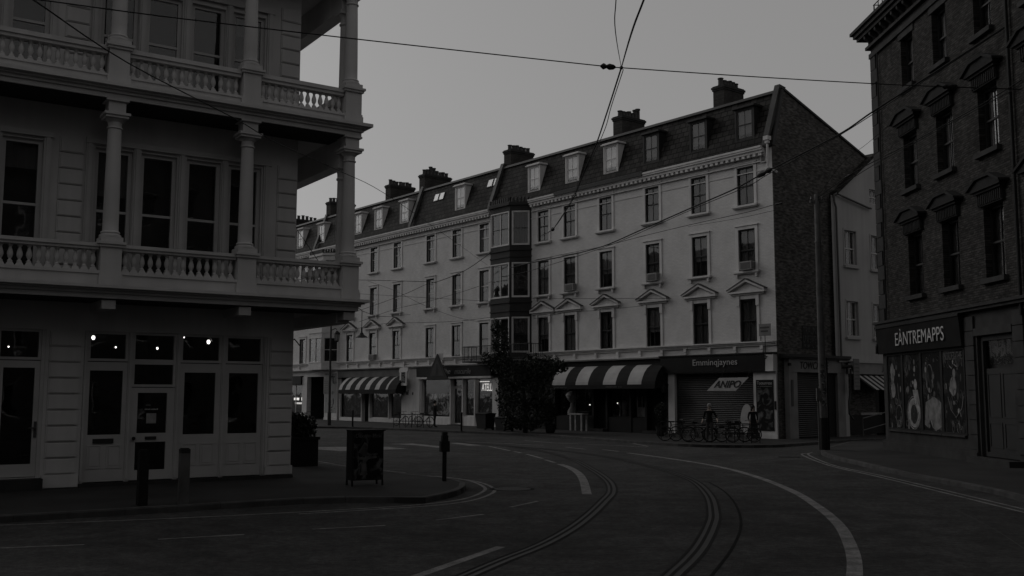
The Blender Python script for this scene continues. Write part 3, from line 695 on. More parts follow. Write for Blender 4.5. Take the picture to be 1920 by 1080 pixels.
def frieze(e, u0, u1, mat=None):
    mb = MB(); mb.box(-u1, -u0, -.28, -.001, 4.24, 4.30); mb.box(-u1, -u0, -.34, -.001, 4.30, 4.36); mb.build('shop_cornice', mat or TRIMW, e)

hA1 = house('right end terrace house with dark dormers and a shuttered shop', 0, 10.1)
hA2 = house('terrace house with a tall dark bay window and white dormers', 10.1, 23.05)
hB = house('terrace house left of the dark bay with a lit shop below', 23.05, 33.0)
hC = house('terrace house with a small striped awning and two dormers', 33.0, 43.4)
hD = house('far white terrace house with a white bay window behind the column', 43.4, 62)
CA1, CA2, CB, CC, CD = [1.67, 4.8, 8.23], [12.0, 15.2, 17.7], [23.93, 27.18, 30.5], [35.07, 38.55, 42.2], [50.6, 53.6, 57.0]
for e, a, b, cols, st in ((hA1,0,10.1,CA1,STUCCO),(hA2,10.1,23.05,CA2,STUCCO),(hB,23.05,33.0,CB,STUCCO2),(hC,33.0,43.4,CC,STUCCO),(hD,43.4,62,CD,STUCCO2)):
    facade(e, a, b, cols, stm=st); roof(e, a, b); ledge(e, a, b)
cornice(hA1, 0.35, 10.1, (8.6, 10.1)); cornice(hA2, 10.1, 18.8, (10.1, 16.2)); cornice(hB, 23.05, 33); cornice(hC, 33, 43.4); cornice(hD, 43.4, 62)
random.seed(11)
cv = [(1, .5, CURT), (1, .5, CURT2), (.62, .5, CURT), (1, .44, CURT2), (1, .36, CURT2), (.5, .5, CURT2), (1, .5, CURT2), (1, .5, CURT2)]
for e, cols, fm, ped in ((hA1, CA1, DARKP, 1), (hA2, CA2, DARKP, 1), (hB, CB, TRIMW, 0), (hC, CC, TRIMW, 1), (hD, CD, TRIMW, 0)):
    for u in cols:
        for fl in (2, 3, 4):
            c, s, m = random.choice(cv)
            twin(e, u, fl, bool(ped and fl == 2), fm if not (e in (hB, hC) and fl == 2) else DARKP, c, s, m, (1, 1) if fm is DARKP else random.choice([(0, 0), (1, 0), (0, 0)]))
for u in (1.74, 4.87, 8.37): dormer(hA1, u, DARKP)
for u in (11.65, 15.08, 18.78): dormer(hA2, u, TRIMW)
dormer(hB, 27.0, TRIMW)
for u in (34.37, 38.18, 41.45): dormer(hC, u, TRIMW)
for u in (47.8, 51.78): dormer(hD, u, TRIMW)
for e, us in ((hB, (23.35, 24.05)), (hC, ()), (hB, (29.95, 30.65))):
    for u in us:
        z0, z1 = 16.55, 17.15
        o = MB().prismx([(slope_y(z0)-.05,z0),(slope_y(z1)-.05,z1),(slope_y(z1)+.02,z1),(slope_y(z0)+.02,z0)], -u-.3, -u+.3).build('skylight', LEADM, e)
        MB().prismx([(slope_y(z0+.05)-.06,z0+.05),(slope_y(z1-.05)-.06,z1-.05),(slope_y(z1-.05)-.05,z1-.05),(slope_y(z0+.05)-.05,z0+.05)], -u-.25, -u+.25).build('pane', M('skylight_glass', .25, .1, .1, spec=.6), o)
chimney(hA1, 4.14, 1.0, 3.3, 19.02, 6); chimney(hA2, 11.95, 1.0, 3.7, 19.02, 7, (5, 6)); chimney(hA2, 22.7, 1.0, 3.8, 19.0, 6)
chimney(hC, 33.3, 1.0, 4.4, 19.1, 8, (2, 3)); chimney(hC, 38.26, 1.0, 4.2, 19.1, 7); chimney(hD, 48.25, 1.0, 4.4, 19.2, 7, (5,)); chimney(hD, 55.2, 1.0, 4.5, 18.6, 6)
coping(hB, 23.05); coping(hC, 33.0); coping(hD, 48.3); coping(hA1, .18)
# gable end of brick
MB().prismx([(0,.1),(0,14.69),(-.02,14.75),(RY,RIDGE+.03),(8.45,15.26),(8.45,.1)], .002, .05).build('gable_wall', GBRICK, hA1)
MB().prismx([(RY-.1,RIDGE+.03),(RY,RIDGE+.12),(8.6,15.32),(8.6,15.2)], -.12, .12).build('verge', DARKP, hA1)
MB().prismx([(-.06,14.75),(RY-.04,RIDGE+.08),(RY+.12,RIDGE+.02),(.14,14.75)], -.02, .1).build('verge_flashing', LEADM, hA1)
# rainwater pipe and hopper at the corner
mb = MB(); mb.box(-.14, .14, -.5, -.22, 14.95, 15.15); mb.box(-.09, .09, -.44, -.26, 14.8, 14.95); mb.build('rain_hopper', TRIMW, hA1)
MB().tube([(0,-.35,14.8),(0,-.35,13.7),(.08,-.3,13.45),(.2,-.15,13.4),(.3,0,13.32)], .055, 8).build('downpipe', TRIMW, hA1, smooth=True)
MB().box(-.62, -.28, -.12, -.001, 13.95, 14.3).build('vent_box', TRIMW, hA1); MB().box(-.56, -.34, -.14, -.121, 14.0, 14.25).build('vent_grille', CURT2, hA1)
# dark canted bay
def canted(e, u0, u1, dep, z0, z1, mat, fm, wz, sub=True, pm=None, left=True):
    c = dep; P = [(-u0, 0), (-u0-c, -dep), (-u1+c, -dep), (-u1, 0)]
    for k, (p, q) in enumerate(((P[1], P[0]), (P[2], P[1]), (P[3], P[2]))):
        dx, dy = q[0]-p[0], q[1]-p[1]; ln = math.hypot(dx, dy); a = math.atan2(dy, dx)
        nd = 2 if k == 1 else 1
        face = bpy.data.objects.new('bay_face', None)
        m0 = .2 if k != 1 else .12
        holes = [(m0, ln-m0, a0, a1) for a0, a1 in wz]
        me = wall_mb(MB(), 0, ln, z0, z1, holes, 0, .12).mesh('bay_face', mat)
        f = ob('bay_face', me, e, (p[0]-XO[e.name], p[1], 0), (0, 0, a))
        for a0, a1 in wz:
            mb = MB(); h = a1-a0; w = ln-2*m0
            frame_mb(mb, m0-.07, ln-m0+.07, a0-.07, a1+.07, .075, -.03, -.001)
            frame_mb(mb, m0, ln-m0, a0, a1, .05, .04, .1)
            zm = a0+h*.5
            for i in range(nd):
                xa, xb = m0+w*i/nd, m0+w*(i+1)/nd
                if i: mb.box(xa-.04, xa+.04, .02, .1, a0+.05, a1-.05)
                mb2 = None
            mb.build('bay_window', fm, f, (0,0,0))
            MB().box(m0+.05, ln-m0-.05, .045, .095, zm-.025, zm+.025).build('meeting_rail', mat, f, (0,0,0))
            MB().box(m0+.05, ln-m0-.05, .068, .073, a0+.05, a1-.05).build('pane', GLASS, f, (0,0,0))
            n = 30; mb = MB(); mb.add([(m0+.05+(w-.1)*i/n, .2+.02*math.sin(i*1.8), z) for i in range(n+1) for z in (a0+.05+(.0 if i % 30 > 6 else .0), a1-.05)], [(2*i, 2*i+2, 2*i+3, 2*i+1) for i in range(n) if i < 6 or i > 24 or k == 0])
            mb.build('curtain', M('bay_curtain', .05, .9), f, (0,0,0), True)
    mb = MB(); mb.prismz([(-u0-.15,.3),(-u0-c,-dep+.35),(-u1+c,-dep+.35),(-u1+.15,.3)], z0+.1, z1-.1); mb.build('bay_room', DARKIN, e)
    for zz, o2, hh in [(z1, .12, .18)]+[(a0-.42, .07, .1) for a0, a1 in wz if a0 > 6]+[(a1+.42, .05, .08) for a0, a1 in wz if a1 < 12]:
        MB().prismz([(-u0+o2,0-.001),(-u0-c+o2*.4,-dep-o2),(-u1+c-o2*.4,-dep-o2),(-u1-o2,-.001)], zz, zz+hh).build('bay_moulding', mat, e)
    MB().prismz([(-u0+.05,-.001),(-u0-c+.02,-dep-.05),(-u1+c-.02,-dep-.05),(-u1-.05,-.001)], z1+.18, z1+.24).build('bay_roof', pm or DARKP, e)
    mb = MB(); 
    for p, q in ((P[1], P[0]), (P[2], P[1]), (P[3], P[2])):
        n = int(math.hypot(q[0]-p[0], q[1]-p[1])/.22)
        for i in range(n+1):
            t = i/n; x, y = p[0]+(q[0]-p[0])*t, p[1]+(q[1]-p[1])*t; mb.box(x-.06, x+.06, y-.06, y+.06, z1+.24, z1+.52)
    tag(mb.build('parapet_teeth', pm or mat, e), kind='stuff')
canted(hA2, 18.9, 22.95, 1.0, 4.3, 14.5, BAYD, TRIMW, [(5.0,7.15),(8.55,10.68),(11.95,14.05)], pm=LEADM)
canted(hD, 43.9, 48.4, 1.1, 4.3, 13.9, STUCCO2, TRIMW, [(4.95,6.95),(8.5,10.6),(11.9,13.5)], pm=LEADM)
# window-box balcony rail at the bay foot
mb = MB()
MB().box(-24.3, -17.4, -1.55, -.3, 4.36, 4.46).build('balcony_floor', DARKP, hA2)
for i in range(53):
    x = -24.28+6.86*i/52; mb.box(x-.01, x+.01, -1.53, -1.51, 4.46, 5.4)
mb.box(-24.3, -17.4, -1.545, -1.5, 5.4, 5.44); mb.box(-24.3, -17.4, -1.54, -1.505, 4.55, 4.58)
for x in (-24.29, -17.41):
    for i in range(9): mb.box(x-.01, x+.01, -1.5+.14*i-.01, -1.5+.14*i+.01, 4.46, 5.4)
    mb.box(x-.015, x+.015, -1.52, -.3, 5.4, 5.44)
mb.build('balcony_rail', IRON, hA2)

# ---- ground floor of the terrace
def pilaster(e, u0, u1, z1=4.24, mat=None, y=-.1, z0=.1):
    mb = MB(); mb.box(-u1, -u0, y, .3, z0, z1); o = mb.build('pilaster', mat or TRIMW, e)
    MB().box(-u1-.03, -u0+.03, y-.03, y-.001, z0, z0+.22).build('pilaster_foot', mat or TRIMW, o, (0,0,0)); return o
def backdrop(e, u0, u1, d=2.2, z1=4.2):
    MB().add([(-u1,d,.15),(-u0,d,.15),(-u0,d,z1),(-u1,d,z1),(-u1,.3,.15),(-u0,.3,.15),(-u0,.3,z1),(-u1,.3,z1)], [(0,1,2,3),(0,4,5,1),(1,5,6,2),(2,6,7,3),(3,7,4,0)]).build('shop_interior', DARKIN, e)
def shop_window(e, u0, u1, z0, z1, fm, y=.12, t=.07, name='shop_window', bars=0):
    mb = MB(); frame_mb(mb, -u1, -u0, z0, z1, t, y, y+.1)
    for i in range(bars):
        x = -u1+(u1-u0)*(i+1)/(bars+1); mb.box(x-.03, x+.03, y+.01, y+.09, z0+t, z1-t)
    o = mb.build(name, fm, e); MB().box(-u1+t, -u0-t, y+.05, y+.056, z0+t, z1-t).build('pane', GLASSD, o, (0,0,0)); return o
def shutter(e, u0, u1, z0, z1, y=.12):
    mb = MB(); n = int((z1-z0)/.095); poly = [(y+.05, z0)]
    for i in range(n):
        a = z0+(z1-z0)*i/n; b = z0+(z1-z0)*(i+1)/n; poly += [(y, a+.012), (y-.022, (a+b)/2), (y, b-.012), (y+.018, b)]
    poly.append((y+.05, z1)); o = mb.prismx(poly, -u1, -u0).build('roller_shutter', SHUT, e)
    MB().box(-u1-.05, -u1, y-.05, y+.05, z0, z1).box(-u0, -u0+.05, y-.05, y+.05, z0, z1).build('shutter_guide', METALG, o, (0,0,0))
    MB().box(-u1, -u0, y-.06, y+.049, z0-.02, z0+.05).build('shutter_foot', METALG, o, (0,0,0)); return o
def awning(e, u0, u1, edges, prof, first_dark=True, vz=.22):
    """cloth strips between the listed edges, alternating dark and pale"""
    root = None; dark = first_dark
    for a, b in zip(edges[:-1], edges[1:]):
        n = len(prof); vs = []; fs = []
        for x in (-a, -b):
            vs += [(x, y, z) for y, z in prof]+[(x, y+.015, z-.012) for y, z in prof]
        for i in range(n-1): fs += [(i, i+1, 2*n+i+1, 2*n+i), (n+i, n+i+1, 3*n+i+1, 3*n+i)]
        fs += [tuple(list(range(n))+list(range(2*n-1, n-1, -1))), tuple(list(range(2*n, 3*n))+list(range(4*n-1, 3*n-1, -1))), (0, 2*n, 3*n, n), (n-1, 2*n-1, 4*n-1, 3*n-1)]
        o = MB().add(vs, fs).build('awning' if root is None else 'awning_stripe', FABD if dark else FABW, e if root is None else root, None if root is None else (0,0,0))
        root = root or o; dark = not dark
    yl, zl = prof[-1]
    MB().box(-u1, -u0, yl-.012, yl-.002, zl-vz, zl+.02).build('valance', FABD, root, (0,0,0))
    for u in (u0+.02, u1-.02):
        MB().prismx([(0, prof[0][1]-.02)]+[(y+.02, z-.02) for y, z in prof]+[(yl, zl-vz), (yl+.06, zl-vz), (0, prof[0][1]-.5)] if False else [(0, prof[0][1]-.03)]+[(y+.03, z-.03) for y, z in prof[1:]]+[(yl+.05, zl-vz+.02), (0, zl-vz+.1)], -u-.01, -u+.01).build('awning_side', FABD, root, (0,0,0))
    return root
# shuttered shop at the end
backdrop(hA1, .3, 7.0)
MB().box(-7.3, 0, -.001, .3, 3.38, 4.3).build('shop_lintel', STUCCO, hA1)
frieze(hA1, 0.0, 7.6, DARKP)
fs = MB().prismx([(-.30,3.42),(-.36,4.22),(-.02,4.22),(-.02,3.42)], -7.45, -.52).build('shop_fascia', BLACK, hA1)
lettering('Emminqjaynes', -3.66, 3.68, 2.95, .42, -.345, LETW, fs, dx=0)
p1 = pilaster(hA1, .02, 1.40, 3.42, TRIMW); pilaster(hA1, 6.68, 7.14, 3.42)
MB().box(-.5, -.02, -.3, .3, 3.421, 4.24).build('pilaster_head', TRIMW, hA1)
shutter(hA1, 1.45, 6.63, .14, 3.38)
# poster on the end pilaster
pp = MB().box(-1.22, -.18, -.13, -.102, .5, 3.0).build('poster_board', BLACK, p1, (0,0,0))
MB().box(-1.16, -.24, -.135, -.131, .56, 2.6).build('poster_print', poster_mat('street_poster', .015, .13, 2.2, .54, 3.), pp, (0,0,0))
lettering('Tooterrese', -.70, 2.76, .9, .16, -.132, LETW, pp, dx=0); lettering('sor d Parpassoetcne', -.70, 2.65, .86, .05, -.132, PAPER, pp, dx=0)
MB().box(-.13, -.03, -.14, -.101, 1.55, 1.95).build('entry_panel', BLACK, p1, (0,0,0))
# pale hanging board in front of the shutter
hb = fthing(FT, 'hanging_board', 'pale slanting sign board hung before the roller shutter', 'sign', -3.2, -.6, 0)
c4 = [FT.pix(x, y, -.6) for x, y in ((1325.5,733),(1380,733),(1404,707.5),(1349,708.5))]
MB().prism([(x+3.2, z) for x, z in c4], -.02, .02).build('board', M('board_white', .33, .8, .12, 3), hb)
sl_ = c4[2][0]-c4[1][0]; cx = sum(p[0] for p in c4)/4+3.2; cz = sum(p[1] for p in c4)/4
lettering('ANIPO', cx, cz-.17, 1.75, .36, -.03, LETD, hb, .45, .012)
for q, s_ in ((3, .1), (2, -.1)): MB().tube([(c4[q][0]+3.2+s_, 0, c4[q][1]), (c4[q][0]+3.2+s_, .35, 3.6)], .012).build('hanging_rod', IRON, hb)
# awning shop (spans to the bay)
for e, a, b in ((hA1, 7.14, 10.1), (hA2, 10.1, 18.6)):
    MB().box(-b, -a, -.001, .3, 3.85, 4.3).build('shop_lintel', STUCCO, e)
frieze(hA1, 7.6, 10.1); frieze(hA2, 10.1, 24.4)
MB().box(-18.6, -7.2, -.12, -.002, 3.80, 4.24).build('shop_fascia', BLACK, hA2)
ue = [-FT.pix(x, 723, -1.0)[0] for x in (1228,1202,1176,1154,1130,1102,1078.8,1058.8,1035,1031)]
prof = [(-.02,3.95),(-.25,3.88),(-.5,3.72),(-.72,3.48),(-.88,3.2),(-.97,2.98),(-1.0,2.8)]
aw = awning(hA2, ue[0], ue[-1], ue, prof)
lettering('OEWDER YSE', -(ue[8]+ue[7])/2+.2, 2.63, 1.15, .09, -1.013, M('dim_lettering', .1, .8), aw, dx=0)
lettering('OEWDER YSE', -(ue[3]+ue[4])/2+.4, 2.63, 1.3, .1, -1.013, M('dim_lettering', .1, .8), aw, dx=0)
backdrop(hA1, 7.2, 10.1); backdrop(hA2, 10.1, 18.6)
def stall(e, u0, u1, z0, z1, mat, y=-.02): MB().box(-u1, -u0, y, .3, z0, z1).build('stall_riser', mat, e)
shop_window(hA1, 8.9, 10.08, .95, 3.8, BLACK); stall(hA1, 8.9, 10.08, .1, .95, BLACK)
shop_window(hA2, 10.12, 12.0, .95, 3.8, BLACK, bars=1); stall(hA2, 10.12, 12.0, .1, .95, BLACK)
shop_window(hA2, 13.2, 16.6, .95, 3.8, BLACK, bars=1); stall(hA2, 13.2, 16.6, .1, .95, BLACK)
MB().box(-13.15, -12.05, .3, .36, .3, 2.6).build('shop_door', BLACK, hA2); MB().box(-13.2, -12.0, -.4, .29, .1, .28).build('door_step', STONED, hA2)
MB().box(-8.85, -7.2, .3, .36, .3, 2.9).build('shop_door', BLACK, hA1); MB().box(-8.85, -7.2, -.4, .29, .1, .28).build('door_step', STONED, hA1)
for u in (7.25, 8.88, 10.1, 12.02, 13.18, 16.65, 18.5): MB().box(-u-.08, -u+.08, -.06, .31, .1, 3.8).build('shop_post', BLACK, hA1 if u < 10 else hA2)
stall(hA2, 16.75, 18.6, .1, 4.0, BLACK); 
MB().box(-23.0, -18.6, .0, .3, .1, 4.3).build('entrance_wall', BLACK, hA2)
# things in that window
def shape_prop(fr, name, label, cat, u, y, z, fn, mat, group=None):
    e = fthing(fr, name, label, cat, -u, y, z, group); mb = MB(); fn(mb); mb.build('body', mat, e, smooth=True); return e
shape_prop(FT, 'white_urn', 'pale urn with a flared top in the left awning shop window', 'vase', 14.4+1.2, .5, .96, lambda m: m.lathe([(.18,0),(.3,.05),(.3,.3),(.14,.55),(.12,.8),(.3,1.0),(.42,1.25),(.3,1.42),(.05,1.5)],0,0,14), TRIMW)
shape_prop(FT, 'white_vase', 'pale leaning vase in the right awning shop window', 'vase', 11.2, .5, .96, lambda m: m.lathe([(.15,0),(.25,.1),(.2,.5),(.32,.8),(.1,.95)],0,0,12), PAPER)
shape_prop(FT, 'display_crate', 'square pale crate with slats in the right awning shop window', 'crate', 9.5, .5, .96, lambda m: m.box(-.4,.4,-.2,.2,0,.6).box(-.4,-.34,-.22,-.2,.6,1.2).box(.34,.4,-.22,-.2,.6,1.2).box(.0,.05,-.22,-.2,.6,1.2), PAPER)
shape_prop(FT, 'small_bottle', 'small pale bottle by the awning shop window crate', 'bottle', 10.5, .4, .96, lambda m: m.lathe([(.09,0),(.1,.25),(.04,.35),(.04,.45)],0,0,8), PAPER)
tb = fthing(FT, 'side_table', 'narrow pale trestle by the awning shop door', 'table', -13.6, -.5, .12)
MB().box(-.9,.25,-.25,.25,.95,1.03).build('table_top', PAPER, tb)
for x, y in ((.14,-.2),(.14,.2),(-.82,-.2),(-.82,.2)): MB().box(x-.05,x+.05,y-.04,y+.04,0,.95).build('leg', PAPER, tb)
for i, (px, py) in enumerate(((1106,759),(1213,754),(669.5,757),(729,766),(1158,756))):
    x, z = FT.pix(px, py, .9); lp = fthing(FT, 'shop_spotlight', ['small lit spot near the awning shop door', 'small lit spot by the right end of the awning shop', 'small lit spot inside the shop under the small awning', 'bright lit spot on a stand under the small awning', 'faint lit spot in the right awning shop window'][i], 'lamp', x, .9, z, 'lit spots inside the terrace shops')
    MB().ball((0,0,0), .045 if i != 3 else .07, 8).build('bulb', GLOW2, lp, smooth=True)
    MB().tube([(0,0,.05),(0,0,4.1-z)], .01).build('drop_rod', IRON, lp)
# lit shop with white frames
fr_ = MB(); MB().box(-32.3, -23.0, -.001, .3, 4.0, 4.3).build('shop_lintel', STUCCO2, hB)
frieze(hB, 24.4, 33.0)
fsb = MB().prismx([(-.22,3.52),(-.26,4.22),(-.02,4.22),(-.02,3.52)], -31.9, -22.9).build('shop_fascia', BLACK, hB)
lettering('Ihe', -27.9, 3.7, .75, .36, -.26, LETW, fsb, .2, dx=0); lettering('macurile', -26.05, 3.68, 1.9, .36, -.26, M('dim_lettering2', .16, .7), fsb, .2, dx=0)
MB().box(-31.9, -22.9, -.2, -.001, 3.36, 3.5).build('shop_head', TRIMW, hB); backdrop(hB, 22.8, 31.7, 2.5)
for u0, u1 in ((27.9, 31.5), (22.95, 24.9), (25.0, 26.3)):
    zb = .75 if u0 < 26.5 else .62
    shop_window(hB, u0, u1, zb, 3.36, TRIMW); stall(hB, u0, u1, .1, zb, TRIMW)
MB().box(-22.94, -22.3, -.05, .3, .1, 3.36).build('shop_post', TRIMW, hB)
for u in (24.95, 26.36, 27.82, 31.56): MB().box(-u-.06, -u+.06, -.05, .29, .1, 3.36).build('shop_post', TRIMW, hB)
dd = MB(); frame_mb(dd, -27.74, -26.44, .18, 2.75, .09, .2, .26); do = dd.build('shop_door', TRIMW, hB); MB().box(-27.65, -26.53, .225, .231, .27, 2.66).build('pane', GLASSD, do, (0,0,0))
MB().box(-27.76, -26.42, .19, .27, 2.76, 2.84).build('door_head', TRIMW, hB); MB().box(-27.76,-26.42,.2,.24,2.86,3.34).build('door_transom', GLASSD, hB)
MB().box(-27.8, -26.4, -.3, .18, .1, .17).build('door_step', STONED, hB)
sg = MB().box(-24.7, -23.1, .3, .32, 2.35, 3.2).build('window_sign', BLACK, hB); lettering('ATELLI', -23.95, 2.5, 1.25, .5, .295, GLOW, sg, .1, .004, dx=0)
MB().box(-24.75, -23.7, .26, .3, 3.1, 3.16).build('strip_light', GLOW, sg, (0,0,0))
sg = MB().box(-26.9, -25.3, .3, .32, 2.35, 3.2).build('window_sign', BLACK, hB); lettering('ATELLI', -26.0, 2.45, 1.2, .5, .295, M('dim_lettering', .1, .8), sg, .1, dx=0)
sg = MB().box(-21.8, -20.4, -.03, -.003, 2.5, 3.2).build('window_sign', BLACK, hA2); lettering('TEATEL', -21.1, 2.6, 1.2, .45, -.035, M('dim_lettering', .1, .8), sg, .1, dx=0)
for u0, u1, s, th in ((28.2, 31.2, 1., .52), (23.2, 24.7, 5., .54), (25.1, 26.2, 9., .56)):
    MB().box(-u1, -u0, .38, .4, .8, 2.3).build('window_display', poster_mat('display%d' % s, .012, .5, 2.4, th, s), hB)
x = 30.2
for k, (u, z, r) in enumerate(((30.6, .75, .42), (23.9, .8, .5))):
    shape_prop(FT, 'display_wreath', ['pale round wreath low in the lit shop left window', 'pale ring ornament in the lit shop right window'][k], 'ornament', u, .55, z,
        lambda m, r=r: m.tube([(r*math.cos(a), 0, r+.08+r*math.sin(a)) for a in [2*math.pi*i/20 for i in range(21)]], .09, 8), M('display_pale', .16, .9, .3, 5))
# wide pilaster with hanging crest
pc = pilaster(hB, 31.65, 33.0, 4.24); pilaster(hC, 33.0, 34.1, 4.24)
cs = fthing(FT, 'crest_sign', 'white shield shaped hanging sign on the wide white pilaster', 'sign', -33.2, -.5, 2.75)
MB().prism([(-.5,.15),(.45,.15),(.45,1.1),(.62,1.25),(.6,1.5),(.1,1.5),(.05,1.72),(-.1,1.72),(-.12,1.5),(-.5,1.45),(-.62,1.2),(-.5,1.1)], -.04, .04).build('sign_plate', TRIMW, cs)
MB().box(-.3,.3,-.05,-.041,.35,1.15).build('crest_panel', poster_mat('crest', .02, .2, 5., .5, 2.), cs); MB().tube([(0,0,1.72),(0,.45,1.72)], .02).build('bracket', IRON, cs)
for dx_, h in ((-.95,.12),(-.4,.2),(-.2,.3),(.45,.14)): MB().prism([(dx_-33.0-.1,2.25),(dx_-33.0+.05,2.2),(dx_-33.0+.08,2.25+h),(dx_-33.0-.02,2.3+h)], -.115, -.101).build('painted_mark', LETD, pc, (0,0,0))
# shop under the small awning
frieze(hC, 33.0, 46.0); MB().box(-44.0, -34.1, -.001, .3, 3.75, 4.3).build('shop_lintel', STUCCO, hC)
MB().box(-44.0, -34.1, -.1, -.002, 3.62, 4.22).build('shop_fascia', M('grey_fascia', .12, .8), hC); backdrop(hC, 34.1, 44)
ue = [-FT.pix(x, 731, -1.0)[0] for x in (742,726,722.6,710,702,691.5,683.5,672.6,665,655,647,640,634.5)]
aw2 = awning(hC, ue[0], ue[-1], ue, [(-.02,3.62),(-.3,3.5),(-.6,3.25),(-.85,2.95),(-1.0,2.6)], vz=.3)
for u0, u1 in ((34.3, 36.0), (36.1, 38.9), (40.2, 43.6)):
    shop_window(hC, u0, u1, .4, 3.5, BLACK if u0 > 39 else TRIMW); stall(hC, u0, u1, .1, .4, TRIMW)
for u in (34.22, 36.05, 38.95, 40.15, 43.65): MB().box(-u-.05, -u+.05, -.03, .29, .1, 3.5).build('shop_post', TRIMW if u > 34.3 else BLACK, hC)
MB().box(-40.1, -39.0, .3, .36, .2, 2.9).build('shop_door', BLACK, hC)
for u0, u1, s, th in ((36.3, 38.7, 14., .56), (40.5, 43.3, 17., .57)): MB().box(-u1, -u0, .38, .4, .6, 2.2).build('window_display', poster_mat('display%d' % s, .01, .12, 2.0, th, s), hC)
pg = pilaster(hC, 44.0, 44.7, 4.24, STUCCO2)
pd = pilaster(hD, 44.7, 46.2, 4.24, STUCCO2)
MB().box(-46.1, -44.1, -.112, -.108, .7, 4.0).build('graffiti', poster_mat('graffiti', .26, .02, 1.6, .6, 8.), pd, (0,0,0))
# dark entrance and lit shop beyond
MB().box(-62, -46.2, -.001, .3, 3.75, 4.3).build('shop_lintel', STUCCO2, hD); frieze(hD, 46.0, 62); backdrop(hD, 46.2, 50.2, 3)
pilaster(hD, 49.4, 50.3, 3.75, STUCCO2)
MB().box(-62, -50.3, -.25, -.002, 3.1, 3.85).build('shop_fascia', BLACK, hD)
MB().add([(-62,2.6,.15),(-50.3,2.6,.15),(-50.3,2.6,3.7),(-62,2.6,3.7)], [(0,1,2,3)]).build('shop_interior', DARKIN, hD)
shop_window(hD, 50.35, 53.6, .5, 3.1, TRIMW, bars=1); shop_window(hD, 53.7, 58, .5, 3.1, TRIMW, bars=1); stall(hD, 50.3, 58, .1, .5, BLACK)
for i, (px, py, w, h) in enumerate(((570,726,.5,.32),(556,748,.9,.22),(568,748,.45,.3),(560,756,1.3,.16))):
    x, z = FT.pix(px, py, 1.4)
    lp = fthing(FT, 'light_panel', ['lit white panel high in the far left shop', 'lit white strip low in the far left shop', 'lit white lamp right in the far left shop', 'long dim lit strip in the far left shop'][i], 'lamp', x, 1.4, z, 'lights inside the far left shop')
    MB().box(-w/2, w/2, -.04, .04, -h/2, h/2).build('diffuser', GLOW2 if i < 3 else GLOW, lp); MB().box(-w/2-.02, w/2+.02, .041, .08, -h/2-.02, h/2+.02).build('lamp_case', METALG, lp)
    MB().tube([(0,.06,h/2),(0,.06,3.7-z)], .012).build('drop_rod', IRON, lp)

# ------------------------------------------------------------------ gable side shopfront (frame FG) belongs to the end house
sgf = fthing(FG, 'side_shopfront', 'pale shopfront with roller shutter on the side street under the brick gable', 'shopfront', 0)
Yg = -.36
mb = MB(); mb.box(.45, 5.2, Yg, -.06, 3.38, 4.05); f1 = mb.build('shop_fascia', M('pale_fascia', .2, .8, .15), sgf)
MB().box(.1, 5.5, Yg-.15, -.06, 4.05, 4.12).box(.1, 5.5, Yg-.22, -.06, 4.12, 4.26).build('shop_cornice', DARKP, sgf)
lettering('TOWC/LIME', 2.55, 3.55, 2.4, .36, Yg-.015, LETD, sgf, .2, dx=0)
for a, b in ((.45,1.12),(3.55,3.62),(4.55,5.2)): MB().box(a, b, Yg+.02, -.06, .12, 3.379).build('pilaster', M('pale_fascia', .2), sgf)
MB().box(.6, .75, Yg-.02, Yg+.019, 1.7, 3.0).build('menu_board', M('board_grey', .08), sgf)
mb = MB(); n = 33; poly = [(-.1, .15)]
for i in range(n):
    a = .15+(3.37-.15)*i/n; b = .15+(3.37-.15)*(i+1)/n; poly += [(-.2, a+.012), (-.222, (a+b)/2), (-.2, b-.012), (-.182, b)]
poly.append((-.1, 3.37)); mb.prismx(poly, 1.15, 3.53).build('roller_shutter', SHUT, sgf)
MB().box(3.63, 4.53, -.2, -.1, .12, 3.36).build('shop_door', BLACK, sgf)
gp = FG.pix(1480, 683, Yg-.05)
MB().box(gp[0]-.07, gp[0]+.07, Yg-.12, Yg-.001, gp[1]-.07, gp[1]+.07).build('alarm_box', IRON, sgf)
ghost = fthing(FG, 'painted_sign', 'faded two line painted sign on the brick gable', 'sign', 2.75, -.06, 4.6)
MB().box(-.75, .75, -.02, 0, 0, 1.15).build('painted_panel', M('painted_panel', .03, .9, .3, 3), ghost)
lettering('TRAUNN', 0, .72, 1.4, .38, -.022, M('ghost_lettering', .075, .9, .3, 8), ghost); lettering('UNFSWENI', 0, .28, 1.4, .38, -.022, M('ghost_lettering', .075), ghost)
MB().box(-.6, .6, -.026, -.021, .06, .2).build('painted_line', poster_mat('ghost_line', .02, .08, 9, .5), ghost)
# small street name plate on a rod at the corner
sn = fthing(FT, 'street_name_plate', 'small grey street name plate on a thin rod at the terrace corner', 'sign', -.35, -.45, 4.1)
x, z = FT.pix(1450, 626, -.45)
MB().box(-.35, .35, -.015, .015, 1.05, 1.65).build('plate', M('plate_grey', .17, .6, .2), sn)
MB().box(-.29, .29, -.02, -.0155, 1.42, 1.5).box(-.24, .2, -.02, -.0155, 1.24, 1.32).build('plate_lines', M('plate_lines', .07), sn)
MB().tube([(0,0,-.1),(0,0,1.05)], .018).tube([(0,0,.05),(0,.4,.05)], .018).build('rod', IRON, sn)
MB().tube([(.07*math.cos(a), 0, .07*math.sin(a)) for a in [2*math.pi*i/12 for i in range(13)]], .015).build('ring', IRON, sn)

